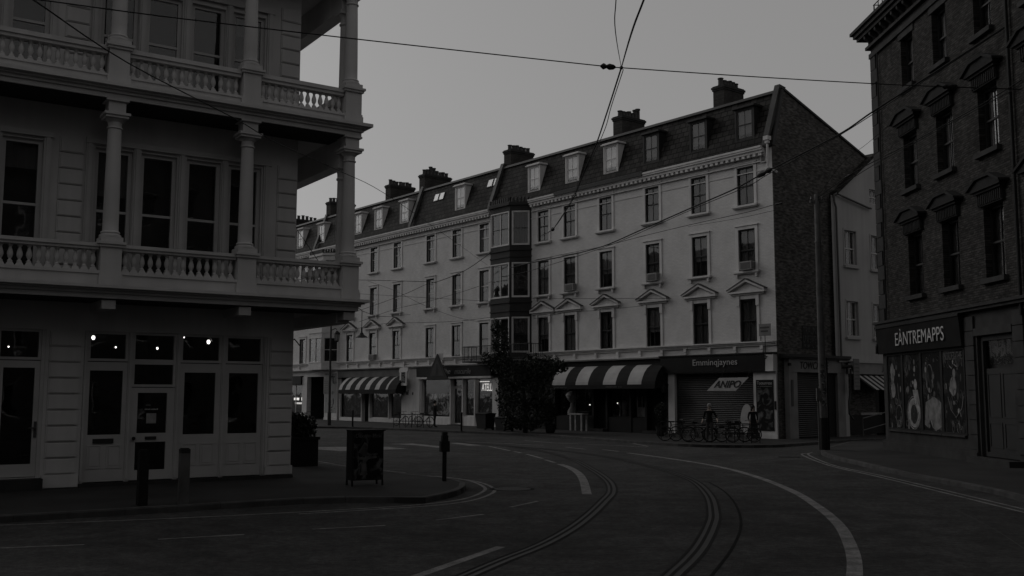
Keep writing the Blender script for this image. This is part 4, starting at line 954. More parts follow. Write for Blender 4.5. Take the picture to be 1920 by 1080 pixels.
# ------------------------------------------------------------------ white gabled house on the side street (frame FG)
wh = fthing(FG, 'side_street_house', 'white rendered gabled house behind the brick gable', 'house', 4.6)
XO[wh.name] = 4.6
Yw = -.25
wl = [(6.24,9.1,11.0),(8.75,9.06,10.95),(6.22,5.3,7.2),(8.75,5.3,7.17),(8.8,12.57,13.54),(11.3,9.05,10.95),(11.3,5.3,7.17)]
hl = [(x-.54, x+.54, a, b) for x, a, b in wl]
wall_mb(MB(), 4.6, 13.0, 3.6, 12.74, [h for h in hl if h[3] < 12.7 and h[2] < 12.5], Yw, .3).build('wall', WINGW, wh)
g = hl[4]
mb = MB()  # gable field, built round its small window
wall_mb(mb, 7.4, 10.2, 12.741, 13.9, [(g[0], g[1], 12.741, g[3])], Yw, .3)
mb.prism([(5.0,12.741),(7.4,12.741),(7.4,14.5)], Yw, Yw+.28); mb.prism([(10.2,12.741),(12.7,12.741),(10.2,14.5)], Yw, Yw+.28)
mb.prism([(7.4,13.9),(10.2,13.9),(10.2,14.5),(8.8,15.35),(7.4,14.5)], Yw, Yw+.28); mb.build('gable', WINGW, wh)
for x, a, b in wl[:4]+wl[5:]: 
    o = sash(wh, x, a, 1.08, b-a, Yw+.03, TRIMW, (2, 2), 0, .5, CURT2, .5, .055)
    MB().box(-.68, .68, -.16, -.031, -.12, 0).build('sill', WINGW, o, (0,0,0))
    mb = MB(); frame_mb(mb, -.64, .64, -.0, b-a+.1, .09, -.06, -.031); mb.build('surround', WINGW, o, (0,0,0))
sash(wh, 8.8, 12.742, 1.08, .79, Yw+.03, TRIMW, (2, 2), 0, .5, CURT2, .5, .055)
for s, (xa, za, xb, zb) in ((-1, (4.75, 12.62, 8.8, 15.42)), (1, (12.85, 12.62, 8.8, 15.42))):
    MB().prism([(xa, za), (xb, zb), (xb, zb+.2), (xa, za+.2)] if s < 0 else [(xb, zb), (xa, za), (xa, za+.2), (xb, zb+.2)], Yw-.1, 6).build('roof_slope', SLATE, wh)
MB().box(8.5, 13, Yw+.61, 8, 4.2, 12.6).build('body', WINGW, wh)
MB().tube([(4.75,Yw-.1,12.4),(4.72,Yw-.12,12.75),(4.9,Yw-.14,12.85),(5.4,Yw-.14,12.78),(7.9,Yw-.14,12.42),(8.2,Yw-.12,12.42)], .06, 8).tube([(4.75,Yw-.1,12.4),(4.9,Yw-.1,12.1),(4.95,Yw-.1,3.6)], .055, 8).build('downpipe', METALG, wh, smooth=True)
MB().tube([(4.95,Yw-.1,3.7),(5.3,Yw-.45,3.75),(5.5,Yw-.45,3.5),(5.45,Yw-.45,3.3)], .09, 8).tube([(5.2,Yw-.45,3.6),(5.15,Yw-.45,2.6),(4.95,Yw-.45,1.9),(4.95,Yw-.45,1.3),(5.3,Yw-.45,1.0)], .05, 8).build('waste_pipe', M('dark_pipe', .05, .6), wh, smooth=True)
MB().box(4.6, 13, Yw, Yw+.3, 3.36, 3.6).box(4.6, 13, Yw-.2, Yw-.001, 3.95, 4.1).build('shop_lintel', WINGW, wh)
MB().box(5.5, 13, Yw-.12, Yw-.002, 3.36, 3.94).build('shop_fascia', M('pale_fascia', .2), wh)
lettering('Just', 9.1, 3.48, .95, .36, Yw-.135, LETD, wh, .2)
MB().box(4.65, 5.65, Yw, .3, .12, 3.36).build('pier', WINGW, wh)
MB().add([(5.7,2.2,.2),(13,2.2,.2),(13,2.2,3.4),(5.7,2.2,3.4),(5.7,.06,.2),(13,.06,.2),(13,.06,3.4),(5.7,.06,3.4)], [(0,1,2,3),(2,6,7,3),(0,4,5,1)]).build('shop_interior', DARKIN, wh)
aw3 = []
for i in range(15):
    a = 6.2+i*.27
    MB().prismx([(Yw-.02,3.3),(Yw-1.1,2.55),(Yw-1.1,2.52),(Yw-.02,3.27)], a, a+.27).build('awning_stripe', FABW if i % 2 else FABD, wh)
MB().box(5.75, 9.2, -.1, .0, .2, 1.2).build('counter_front', BLACK, wh); MB().box(7.0, 9.0, -.08, -.02, 1.2, 1.32).build('counter_goods', PAPER, wh)
MB().box(9.2, 13, Yw, .2, .1, 3.36).build('shop_wall', BLACK, wh)
lettering('Ta ella', 7.2, 1.62, 1.1, .42, -.05, M('dim_lettering', .1), wh)
# ramp handrail in front
rl = fthing(FG, 'ramp_railing', 'thin metal ramp railing before the side street shop', 'railing', 5.2, -1.3, .12)
MB().tube([(0,0,.95),(2.2,0,1.25),(4.2,0,1.25)], .03).tube([(0,0,.35),(2.2,0,.65),(4.2,0,.65)], .025).build('handrail', METALG, rl)
for x, h in ((0,.98),(2.2,1.25),(4.2,1.25)): MB().tube([(x,0,0),(x,0,h)], .03).build('post', METALG, rl)
# ------------------------------------------------------------------ brown brick building (frame FR)
rb = fthing(FR, 'brick_building', 'dark brown brick building with hooded windows above a mural shopfront', 'building', 0)
RW = [(3.41,13.88,15.85,1.08),(6.14,13.85,15.85,1.1),(9.2,13.85,15.85,1.12),(3.38,9.97,12.05,1.2),(6.22,9.97,12.08,1.24),(9.27,9.98,12.05,1.24),(3.46,5.94,8.25,1.22),(6.32,5.94,8.25,1.24),(9.3,5.92,8.22,1.24),(12.3,5.92,8.22,1.24),(12.3,9.98,12.05,1.24),(12.3,13.85,15.85,1.1)]
hl = [(x-w/2, x+w/2, a, b) for x, a, b, w in RW]
wall_mb(MB(), 0, 18, 5.0, 16.5, hl, 0, .35).build('wall', RBRICK, rb)
MB().box(0, 18, .36, 12, .1, 16.5).build('core', DARKIN, rb)
MB().box(-.004, .356, .004, 12, .1, 16.5).build('side_wall', RBRICK, rb)
def hood():
    mb = MB(); mb.box(-.78, .78, -.10, -.001, .02, .42)
    for i in range(13): x = -.72+.12*i; mb.box(x-.03, x+.03, -.14, -.101, .06, .40)
    mb.box(-.86, .86, -.2, -.001, .42, .5)
    mb.prism([(-.98,.5),(.98,.5),(.98,.58),(.42,.84),(-.42,.84),(-.98,.58)], -.28, -.001)
    mb.prism([(-1.08,.56),(-1.08,.63),(-.45,.93),(.45,.93),(1.08,.63),(1.08,.56),(.985,.582),(.423,.843),(-.423,.843),(-.985,.582)], -.36, -.001)
    return mb.mesh('window_hood', M('hood_stone', .02, .9, .3, 2))
HOOD = hood()
for k, (x, a, b, w) in enumerate(RW):
    o = sash(rb, x, a, w, b-a, .12, DARKP, (1, 1), .9 if k in (0,1,3,4,5) else 0, .22 if k not in (3,) else .3, CURT, .5, .07, glass=GLASSB)
    MB().box(-w/2-.14, w/2+.14, -.28, 0, -.16, 0).build('sill', STONED, o, (0,0,0))
    if a < 13: ob('window_hood', HOOD, o, (0, -.12, b-a))
    else: MB().box(-w/2-.15, w/2+.15, -.16, -.121, b-a, b-a+.35).build('lintel', STONED, o, (0,0,0))
# corner quoins
qa = cached('quo', lambda: MB().box(0,.58,-.06,-.001,.012,.568).box(-.06,-.005,-.06,.45,.012,.568).mesh('quoin', STONED)); qb = cached('quo2', lambda: MB().box(0,.44,-.06,-.001,.012,.568).box(-.06,-.005,-.06,.6,.012,.568).mesh('quoin', STONED))
for i in range(19): ob('quoin', qa if i % 2 else qb, rb, (0, 0, 5.1+i*.58))
# crowning cornice with brackets, iron cresting
mb = MB(); 
for e_, z0, z1 in ((.1,16.1,16.3),(.2,16.5,16.62),(.45,16.95,17.1),(.56,17.1,17.25),(.66,17.25,17.38)): mb.box(-e_, 18, -e_, 12, z0, z1)
mb.box(-.03, 18, -.03, 12, 16.3, 16.5); mb.box(-.1, 18, -.1, 12, 16.62, 16.95); mb.build('cornice', STONED, rb)
me = cached('mod', lambda: MB().prismx([(0,0),(-.3,.2),(-.32,.33),(0,.33)], -.07, .07).mesh('cornice_bracket', STONED))
for i in range(26): ob('cornice_bracket', me, rb, (.3+i*.55, -.1, 16.62))
for i in range(4): ob('cornice_bracket', me, rb, (-.1, .4+i*.6, 16.62), (0, 0, -math.pi/2))
cr = MB()
for i in range(24):
    x = .2+i*.42; cr.tube([(x, .1, 17.38), (x, .1, 18.35)], .02, 5)
    cr.tube([(x+.21+.15*math.cos(q), .1, 17.85+.16*math.sin(q)) for q in [2*math.pi*j/10 for j in range(11)]], .016, 4)
for z in (17.5, 18.1, 18.35): cr.tube([(.1, .1, z), (10.5, .1, z)], .022, 5)
for y in (.1, .55, 1.0, 1.45): cr.tube([(.15, y, 17.38), (.15, y, 18.35)], .02, 5)
for z in (17.5, 18.1, 18.35): cr.tube([(.15, .1, z), (.15, 3, z)], .022, 5)
cr.build('iron_cresting', IRON, rb)
MB().tube([(-.5,.3,16.9),(-.45,.3,16.5),(-.2,.3,16.2),(-.15,.3,15.6)], .05, 8).build('waste_pipe', IRON, rb, smooth=True)
# rainwater pipe on the front
MB().tube([(10.85,-.1,16.1),(10.85,-.1,4.6)], .055, 8).build('downpipe', IRON, rb, smooth=True)
MB().tube([(.72,-.08,16.1),(.72,-.08,5.1)], .03, 6).build('conductor_strip', IRON, rb)
# shopfront
wall_mb(MB(), 0, 18, .1, 5.0, [(.3,7.0,.92,3.86),(7.85,10.15,.3,4.15)], 0, .35).build('shop_wall', STONED, rb)
MB().box(-.15, 18, -.22, -.001, 4.97, 5.07).box(-.2, 18, -.3, -.001, 5.07, 5.16).build('shop_cornice', STONED, rb)
fs = MB().prismx([(-.16,3.88),(-.24,4.94),(-.002,4.94),(-.002,3.88)], -.1, 7.1).build('shop_fascia', M('fascia_charcoal', .015, .9, spec=.04), rb)
MB().box(-.14, 7.14, -.27, -.245, 4.88, 4.965).build('fascia_bead', BLACK, fs, (0,0,0))
x0, _ = FR.pix(1680, 635, -.2); x1, _ = FR.pix(1771, 628, -.2)
lettering('EÀNTREMAPPS', (x0+x1)/2, 4.13, x1-x0, .62, -.225, M('sign_lettering', .38, .6, .2, 8), fs, 0, -.004, dx=0)
edges = [.36, 1.85, 3.5, 5.2, 6.95]
for i in range(4):
    a, b = edges[i], edges[i+1]
    mb = MB(); frame_mb(mb, a, b, .92, 3.86, .075, -.02, .1); o = mb.build('shop_window', BLACK, rb)
    MB().box(a+.075, b-.075, .03, .036, .995, 3.785).build('pane', GLASSD, o, (0,0,0))
    MB().box(a+.076, b-.076, .012, .024, 1.0, 3.78).build('window_mural', poster_mat('mural%d' % i, .01, .045, 1.5, .6, i*3.1), o, (0,0,0))
    MB().box(a, b-.04, -.09, -.021, .86, .925).build('sill', STONED, o, (0,0,0))
PALE = M('mural_pale', .2, .8, .4, 4); PALE2 = M('mural_grey', .13, .8, .4, 4)
def ringy(cx, cz, rx, rz, t=.04, n=22): return [(cx+rx*math.cos(2*math.pi*j/n), .01, cz+rz*math.sin(2*math.pi*j/n)) for j in range(n+1)]
def flatdisc(mb, cx, cz, rx, rz, y=.008, n=18): mb.add([(cx+rx*math.cos(2*math.pi*j/n), y, cz+rz*math.sin(2*math.pi*j/n)) for j in range(n)], [tuple(range(n))])
mb = MB(); mb.tube(ringy(1.4,1.45,.3,.42), .02, 5); flatdisc(mb, .85, 3.1, .18, .4); flatdisc(mb, .9, 2.45, .2, .3); mb.tube([(1.35,.008,2.7),(1.4,.008,2.1),(1.3,.008,1.9)], .02, 5); mb.build('mural_drawing', PALE2, rb)
mb = MB(); flatdisc(mb, 2.75, 1.6, .55, .55); mb.tube(ringy(2.75,1.6,.58,.6), .02, 5); flatdisc(mb, 2.95, 2.65, .14, .2); mb.prism([(2.7,2.45),(3.15,2.45),(3.3,1.9),(2.85,2.0)], .004, .009); mb.build('mural_drawing', PALE, rb)
mb = MB(); flatdisc(mb, 2.75, 1.55, .3, .36, .006); mb.build('mural_drawing', LETD, rb)
mb = MB(); mb.tube(ringy(4.2,2.85,.28,.5), .022, 5); mb.prism([(3.65,1.2),(3.9,1.1),(4.1,1.4),(4.3,1.1),(4.6,1.0),(5.0,1.15),(5.05,2.0),(4.5,2.2),(3.8,2.0)], .004, .009); mb.build('mural_drawing', PALE2, rb)
mb = MB(); mb.tube([(5.6,.008,2.2),(5.8,.008,1.75),(6.15,.008,1.5),(6.6,.008,1.8),(6.75,.008,2.2)], .02, 5); flatdisc(mb, 6.0, 2.55, .25, .33); flatdisc(mb, 6.1, 3.0, .11, .16); mb.tube([(5.8,.008,3.25),(6.0,.008,3.15),(6.15,.008,3.3),(6.35,.008,3.2)], .025, 5); mb.build('mural_drawing', PALE2, rb)
for i in range(4):      # crowded small drawing on each pane
    rs = random.Random(40+i); a, b = edges[i]+.12, edges[i+1]-.12
    for mt, n_ in ((PALE2, 16), (M('mural_dim', .05, .8, .4, 4), 26), (PALE, 5)):
        mb = MB()
        for k in range(n_):
            cx, cz = rs.uniform(a+.1, b-.1), 1.05+2.5*rs.random()**1.4; q = rs.random()
            if q < .45: flatdisc(mb, cx, cz, rs.uniform(.03,.1), rs.uniform(.04,.15), rs.uniform(.007,.0105), 9)
            elif q < .75: mb.tube(ringy(cx, cz, rs.uniform(.05,.12), rs.uniform(.06,.18), n=12), .011, 4)
            else: mb.tube([(cx, .01, cz), (cx+rs.uniform(-.1,.1), .01, cz+.12), (cx+rs.uniform(-.15,.15), .01, cz+.28)], .014, 4)
        tag(mb.build('mural_drawing', mt, rb), kind='stuff')
lettering('NORDEZATHIE', 6.1, 3.46, 1.3, .26, .006, M('dim_lettering', .1), rb, dx=0)
MB().box(-.06, 7.75, -.12, -.001, .1, .42).box(-.03, 7.75, -.08, -.001, .42, .5).build('plinth', STONED, rb)
for x in (7.12, 10.2):
    me = cached('rblk', lambda: MB().box(0,.62,-.07,-.001,.012,.468).mesh('stone_block', STONED))
    for i in range(9): ob('stone_block', me, rb, (x, 0, .5+i*.48))
MB().box(7.8, 10.2, -.09, -.001, 4.16, 4.4).build('door_head', STONED, rb)
mb = MB(); frame_mb(mb, 7.87, 10.13, .32, 4.13, .14, .1, .25); dr = mb.build('street_door', DARKP, rb)
MB().box(8.01, 9.99, .17, .22, .46, 3.1).build('door_leaf', DARKP, dr, (0,0,0)); MB().box(8.01,9.99,.19,.2,3.2,3.99).build('pane', GLASSD, dr, (0,0,0))
for a, b in ((8.12,8.92),(9.06,9.88)):
    for c, d_ in ((.6,1.4),(1.55,2.95)): mb = MB(); frame_mb(mb, a, b, c, d_, .04, .15, .169); mb.build('door_panel', DARKP, dr, (0,0,0))
MB().box(7.7, 10.4, -.45, .1, .1, .3).build('door_step', STONED, rb)
mb = MB(); mb.tube([(.02,-.1,4.6),(-.1,-.2,4.2),(-.12,-.2,3.9)], .05, 6); mb.build('cable_duct', IRON, rb)
# ------------------------------------------------------------------ unseen rows: fill window reflections
OB = brick_mat('opposite_brick', .06, .04, .04, 0, var=.3)
def plain_row(label, loc, rz, x0, x1, h=14):
    e = thing('building_row', label, 'building', loc, rz, 'rows of buildings outside the picture')
    hl = [(x0+1.4+i*3.1, x0+2.5+i*3.1, z, z+1.9) for i in range(int((x1-x0-2)/3.1)) for z in (1.0, 4.9, 8.4, 11.6)]
    wall_mb(MB(), x0, x1, .1, h, hl, 0, .3).build('wall', OB, e)
    MB().box(x0, x1, .6, 9, .1, h).build('core', DARKIN, e); MB().prismx([(-.3,h),(4.5,h+3),(9.3,h)], x0, x1).build('roof', SLATE, e)
    fm_ = cached('rowf', lambda: frame_mb(MB(), 0, 1.1, 0, 1.9, .07, .1, .18).mesh('window', TRIMW)); pm_ = cached('rowp', lambda: MB().box(.07, 1.03, .13, .14, .07, 1.83).mesh('pane', GLASS))
    for a, b, c, d_ in hl: o = ob('window', fm_, e, (a, 0, c)); ob('pane', pm_, o, (0,0,0))
plain_row('plain brick row across the street behind the viewpoint', FL.w(-24, -27.6), FL.rot+math.pi, -13, 44, 20)  # made taller and set closer to darken walls under the balconies
plain_row('plain brick row continuing from the brick building toward the viewpoint', FR.w(18.2, 0), FR.rot, 0, 44, 17)
plain_row('plain brick row along the far street behind the corner building', FL.w(-.5, 9.2), FL.rot+math.pi/2, 0, 50, 13)
plain_row('unseen plain brick row added to block low sky far behind the viewpoint', (2, -46, 0), math.pi, -16, 18, 15)  # added out of view to shut off low light from the street end
plain_row('unseen plain brick row added to block low sky left of the corner building', FL.w(-62, -10), FL.rot+math.pi/2, -20, 22, 15)  # added out of view to keep low light off the balcony walls
# ------------------------------------------------------------------ street furniture
def at(px, py, z=.12): p = gnd(px, py, z); return (p[0], p[1], z)
# bollards
for k, (px, py, h, mat, lab) in enumerate(((265.5,948,1.06,BLACK,'black wooden bollard near the glazed door'), (343,945,1.08,WOODP,'weathered pale bollard right of the black one'))):
    b = thing('bollard', lab, 'bollard', at(px, py), FL.rot, 'bollards on the corner pavement')
    MB().box(-.088,.088,-.088,.088,0,h-.1).build('post', mat, b); MB().box(-.088,.088,-.088,.088,h-.099,h-.02).box(-.07,.07,-.07,.07,h-.02,h).build('top', BLACK if k == 0 else M('bollard_top', .03), b)
# display board: two faces on four legs
p = at(684, 909.5); sb = thing('display_board', 'dark standing display board with a figure poster on the corner pavement', 'sign', p, RAD(27))
fb = MB().box(-.37,.37,-.235,-.2,.13,1.27).build('front_panel', BLACK, sb); MB().box(-.40,-.371,-.235,.2,.13,1.27).build('side_panel', BLACK, sb); MB().box(-.37,.37,.165,.2,.13,1.27).build('back_panel', BLACK, sb)
MB().box(-.41,.41,-.25,.21,1.271,1.30).build('top_rail', BLACK, sb)
for x, y in ((-.385,-.22),(.355,-.22),(-.385,.18),(.355,.18)): MB().box(x-.02,x+.02,y-.02,y+.02,0,.13).build('leg', BLACK, sb)
MB().box(-.36,.36,-.2395,-.2355,.16,1.24).build('poster_print', poster_mat('board_poster', .008, .085, 3.4, .57, 6.), fb, (0,0,0))
mb = MB(); mb.prism([(-.2,.25),(-.02,.25),(-.06,.55),(.0,.62),(.2,.64),(.2,.69),(-.05,.68),(-.02,.9),(-.1,.98),(-.22,.8),(-.26,.78),(-.1,1.02),(-.02,.95),(-.1,.66),(-.24,.68),(-.24,.62),(-.14,.6)], -.243, -.24); mb.build('poster_figure', M('board_pale', .075, .8, .4, 8), fb, (0,0,0))
ob('lettering', text_mesh('Dexonn Mexi', .64, .09, M('board_pale', .075), .003), fb, (0, -.243, 1.12))
# meter post at the pavement tip
mp = thing('meter_post', 'dark post with a boxy head at the pavement tip', 'post', at(833, 902), RAD(20))
MB().tube([(0,0,0),(0,0,.75)], .055, 10).build('post', IRON, mp, smooth=True); MB().box(-.11,.11,-.09,.09,.72,.98).build('head_box', IRON, mp); MB().box(-.075,.075,-.075,.075,.98,1.12).box(-.06,.06,-.06,.06,1.12,1.2).build('head_top', IRON, mp)
# planter by the corner building
def leafblob(n, lobes, size, seed):
    rs = np.random.RandomState(seed); tot = sum(l[6] for l in lobes); vs = []; fs = []
    for cx, cy, cz, rx, ry, rz, wt in lobes:
        for _ in range(int(n*wt/tot)):
            d = rs.normal(size=3); d /= np.linalg.norm(d); r = rs.uniform(.25, 1.08)**.5
            c = np.array([cx+d[0]*rx*r, cy+d[1]*ry*r, cz+d[2]*rz*r]); a = rs.normal(size=3); a /= np.linalg.norm(a); b = np.cross(a, rs.normal(size=3)); b /= np.linalg.norm(b)
            s = size*rs.uniform(.6, 1.4); k = len(vs)
            vs += [tuple(c-a*s), tuple(c+b*s*.45), tuple(c+a*s), tuple(c-b*s*.45)]; fs.append((k, k+1, k+2, k+3))
    return MB().add(vs, fs)
pl = thing('planter', 'dark planter box with bushy plants behind the corner building', 'planter', at(566, 873), FL.rot)
MB().prismz([(-.36,-.36),(.36,-.36),(.36,.36),(-.36,.36)], 0, .78).box(-.4,.4,-.4,.4,.78,.86).build('box', BLACK, pl)
leafblob(1500, [(0,0,1.0,.4,.4,.3,3),(-.1,.1,1.3,.28,.28,.28,2),(.2,0,1.2,.25,.25,.26,1)], .06, 3).build('foliage', LEAF, pl)
MB().tube([(0,0,.8),(0,0,1.4)], .02).tube([(.1,.05,.8),(.2,.05,1.3)], .015).build('stem', BARK, pl)
pl2 = thing('planter', 'second dark planter with a round clipped bush beside the far street', 'planter', at(548, 858), FL.rot)
MB().prismz([(-.3,-.3),(.3,-.3),(.3,.3),(-.3,.3)], 0, .7).build('box', BLACK, pl2); MB().tube([(0,0,.7),(0,0,1.2)], .03).build('stem', BARK, pl2); leafblob(1500, [(0,0,1.2,.36,.36,.32,3)], .05, 5).build('foliage', LEAF, pl2)
# bins beside the lit shop
for k, (px, py, w, h, lab) in enumerate(((910,806,1.05,1.05,'tall black wheelie bin outside the lit shop'), (946,808.5,1.0,.86,'lower black bin right of the tall wheelie bin'))):
    b = thing('wheelie_bin', lab, 'bin', at(px, py), FT.rot, 'bins outside the lit shop')
    MB().add([(-w*.42,-.32,.08),(w*.42,-.32,.08),(w*.42,.32,.08),(-w*.42,.32,.08),(-w*.5,-.38,h*.9),(w*.5,-.38,h*.9),(w*.5,.38,h*.9),(-w*.5,.38,h*.9)], [(0,3,2,1),(4,5,6,7),(0,1,5,4),(1,2,6,5),(2,3,7,6),(3,0,4,7)]).build('tub', BINM, b)
    MB().prismx([(-.42,h*.9),(-.42,h*.93),(0,h),(.42,h*.95),(.42,h*.9)], -w*.52, w*.52).build('lid', BINM, b)
    for s in (-1, 1): MB().tube([(s*w*.36-.03,.28,.09),(s*w*.36+.03,.28,.09)], .09, 10).build('wheel', BINM, b)
# low posts on the terrace kerb
for px, py, h, lab in ((865,808,1.0,'thin dark post on the kerb before the lit shop'), (661,800,1.0,'thin dark post on the kerb before the small awning')):
    b = thing('kerb_post', lab, 'post', at(px, py), 0, 'thin posts along the terrace kerb'); MB().tube([(0,0,0),(0,0,h)], .06, 8).build('post', IRON, b); MB().lathe([(.07,h),(.08,h+.05),(.03,h+.1)],0,0,8).build('cap', IRON, b)
# wooden utility pole with bills
ppos = at(1546, 843.5); up = thing('utility_pole', 'tall weathered wooden pole covered with torn bills', 'pole', ppos)
PH = 10.15
MB().lathe([(.15,0),(.148,1.0),(.146,1.02),(.142,3.2),(.13,6),(.11,PH-.03),(.1,PH)],0,0,14).build('shaft', WOODP, up, smooth=True)
MB().lathe([(.16,0),(.156,1.25)],0,0,14).build('dark_foot', M('pole_tar', .015, .8), up, smooth=True)
random.seed(5)
for z, h in ((1.7,.34),(2.12,.28),(2.45,.3),(2.8,.36),(3.25,.1),(2.42,.03)):
    a0 = random.uniform(-2.4, -1.9); n = 8; r = .152
    mb = MB(); mb.add([(r*math.cos(a0+i*.17), r*math.sin(a0+i*.17), zz+random.uniform(-.02,.02)) for i in range(n+1) for zz in (z, z+h)], [(2*i, 2*i+2, 2*i+3, 2*i+1) for i in range(n)])
    mb.build('torn_bill', poster_mat('bill%d' % int(z*100), .04, .2, 7, .5, z), up)
for z in (2.4, 3.14, 8.2, 6.1): MB().lathe([(.152 if z < 4 else .14,z),(.152 if z < 4 else .14,z+.05)],0,0,14).build('steel_band', METALG, up)
MB().tube([(-.22,-.1,0),(-.22,-.1,2.1),(-.12,-.08,2.3)], .035, 6).box(-.28,-.16,-.14,-.04,1.9,2.4).build('cable_guard', METALG, up)
MB().tube([(.19,.0,0),(.19,.0,3.6)], .03, 6).build('conduit', IRON, up)
MB().box(-.28,.28,-.05,.05,PH-.35,PH-.25).build('cross_arm', WOODP, up)
for x in (-.22, .22): MB().lathe([(.03,PH-.25),(.05,PH-.2),(.03,PH-.1)],x,0,8).build('insulator', METALG, up)
# street lamp and notice by the far corner
lpz = at(617, 797.5); sl2 = thing('street_lamp', 'tall lamp post with a lantern before the far terrace', 'street lamp', lpz)
MB().tube([(0,0,0),(0,0,.9)], .13, 10).tube([(0,0,.9),(0,0,6.9)], [.09,.06], 8).build('post', M('lamp_post_grey', .05, .6), sl2, smooth=True)
MB().tube([(0,0,6.55),(.3,0,6.7),(.42,0,6.62)], .03).build('arm', IRON, sl2)
MB().lathe([(.14,5.85),(.2,6.3)],.42,0,6).build('lantern_glass', M('lantern_glass', .25, .3, .1), sl2); MB().lathe([(.24,6.3),(.2,6.38),(.05,6.55)],.42,0,6).lathe([(.08,5.75),(.15,5.85)],.42,0,6).build('lantern_cap', IRON, sl2)
for i in range(6): 
    a = math.pi*i/3; MB().tube([(.42+.14*math.cos(a),.14*math.sin(a),5.85),(.42+.2*math.cos(a),.2*math.sin(a),6.3)], .014, 4).build('lantern_bar', IRON, sl2)
nb = fthing(FT, 'notice_panel', 'grey vertical notice panel hung beside the graffiti pilaster', 'sign', FT.pix(612,722,-.9)[0], -.9, 0)
zt = FT.pix(612,704,-.9)[1]; zb = FT.pix(612,739,-.9)[1]
MB().box(-.42,.42,-.03,.03,zb,zt).build('panel', M('notice_grey', .15, .7), nb)
for i in range(6): MB().box(-.34,.34,-.035,-.031,zb+.12+i*.18,zb+.2+i*.18).build('notice_row', CURT2, nb)
MB().tube([(0,0,zt-.1),(0,.9,zt-.1)], .03).build('bracket', IRON, nb)
# triangular warning sign on a bracket
t0, t1, t2 = FT.pix(820,663,-.9), FT.pix(799.5,711.5,-.9), FT.pix(840.5,711.5,-.9); xm = (t1[0]+t2[0])/2; zm = (t1[1]+t2[1])/2
ts = fthing(FT, 'warning_sign', 'dark triangular warning sign with a walking figure over the lit shop', 'sign', xm, -.9, 0)
hw = (t2[0]-t1[0])/2; hh = t0[1]-zm
MB().prism([(-hw,zm),(hw,zm),(0,zm+hh)], -.03, .03).build('plate', BLACK, ts)
MB().prism([(-hw*.66,zm+hh*.14),(hw*.66,zm+hh*.14),(0,zm+hh*.8)], -.036, -.031).build('face', M('sign_face', .045, .8), ts)
mb = MB(); mb.prism([(-.13,zm+.27),(-.05,zm+.27),(.02,zm+.55),(.1,zm+.27),(.18,zm+.27),(.1,zm+.7),(.16,zm+.62),(.2,zm+.66),(.08,zm+.9),(-.08,zm+.9),(-.16,zm+.6),(-.1,zm+.58)], -.041, -.0365); flat = [(.09*math.cos(q), zm+.99+.09*math.sin(q)) for q in [2*math.pi*j/10 for j in range(10)]]; mb.prism(flat, -.041, -.0365); mb.build('symbol', BLACK, ts)
for z_ in (.3, 1.0): MB().tube([(0,.03,zm+z_),(0,.9,zm+z_)], .035).build('bracket', IRON, ts)
MB().box(.08,.62,.04,.06,zm+hh*.75,zm+hh*1.0).build('side_plate', M('board_white', .33), ts)
# narrow notice by the side street
x, z = FG.pix(1606, 700, -.9); nt_ = fthing(FG, 'notice_panel', 'narrow pale notice hung over the side street shop', 'sign', x, -.9, 0)
MB().box(-.26,.26,-.02,.02,z-.85,z+.75).build('panel', M('notice_grey', .15), nt_)
for i in range(7): MB().box(-.2,.2,-.025,-.021,z-.7+i*.19,z-.62+i*.19).build('notice_row', CURT2, nt_)
MB().tube([(0,0,z+.6),(0,.9,z+.6)], .025).build('bracket', IRON, nt_)
# pub bracket lamp on the awning shop pilaster
x, z = FT.pix(1249, 722, -.3); bl = fthing(FT, 'wall_lamp', 'dark bracket lamp on the pilaster left of the roller shutter', 'lamp', x, -.1, z)
MB().tube([(0,0,0),(0,-.3,.15),(0,-.4,0)], .025).build('bracket', IRON, bl); MB().lathe([(.04,0),(.12,-.12),(.12,-.4),(.05,-.45)],0,-.4,8).build('lamp_head', IRON, bl)
# air conditioners in the sashes
for k, (u, z0, lab) in enumerate(((1.55,8.55,'boxy air conditioner in the second floor window nearest the brick gable'), (8.05,8.55,'boxy air conditioner in the third window from the brick gable'), (14.95,8.55,'boxy air conditioner in the fifth window from the brick gable'), (38.3,4.93,'boxy air conditioner in the low window left of the lamp shade'))):
    a = fthing(FT, 'air_conditioner', lab, 'air conditioner', -u, -.02, z0, 'window air conditioners'); w = .36
    MB().box(-w, w, -.32, .1, .01, .44).build('casing', ACM, a)
    mb = MB()
    for i in range(7): mb.box(-w+.05, w-.05, -.335, -.321, .06+i*.05, .085+i*.05)
    mb.build('grille', CURT2, a); mb = MB()
    for i in range(5): mb.box(w+.001, w+.012, -.28, .02, .08+i*.07, .11+i*.07)
    mb.build('side_vents', CURT2, a)
# shade lamp hung over the street
hl_ = gnd(678, 800); hp = CAM+ray(678, 632)*46.; hs = thing('hanging_lamp', 'wide dark lamp shade hung above the far street', 'lamp', tuple(hp))
MB().lathe([(.05,.2),(.08,.19),(.1,.12),(.27,.0),(.28,-.02)],0,0,16).build('shade', M('shade_dark', .03, .6), hs, smooth=True); MB().lathe([(.04,.2),(.04,.42)],0,0,8).build('lamp_holder', METALG, hs)
MB().tube([(0,0,.42),(0,0,1.2)], .015).build('cord', IRON, hs)
HANG = hp+np.array([0,0,1.2])
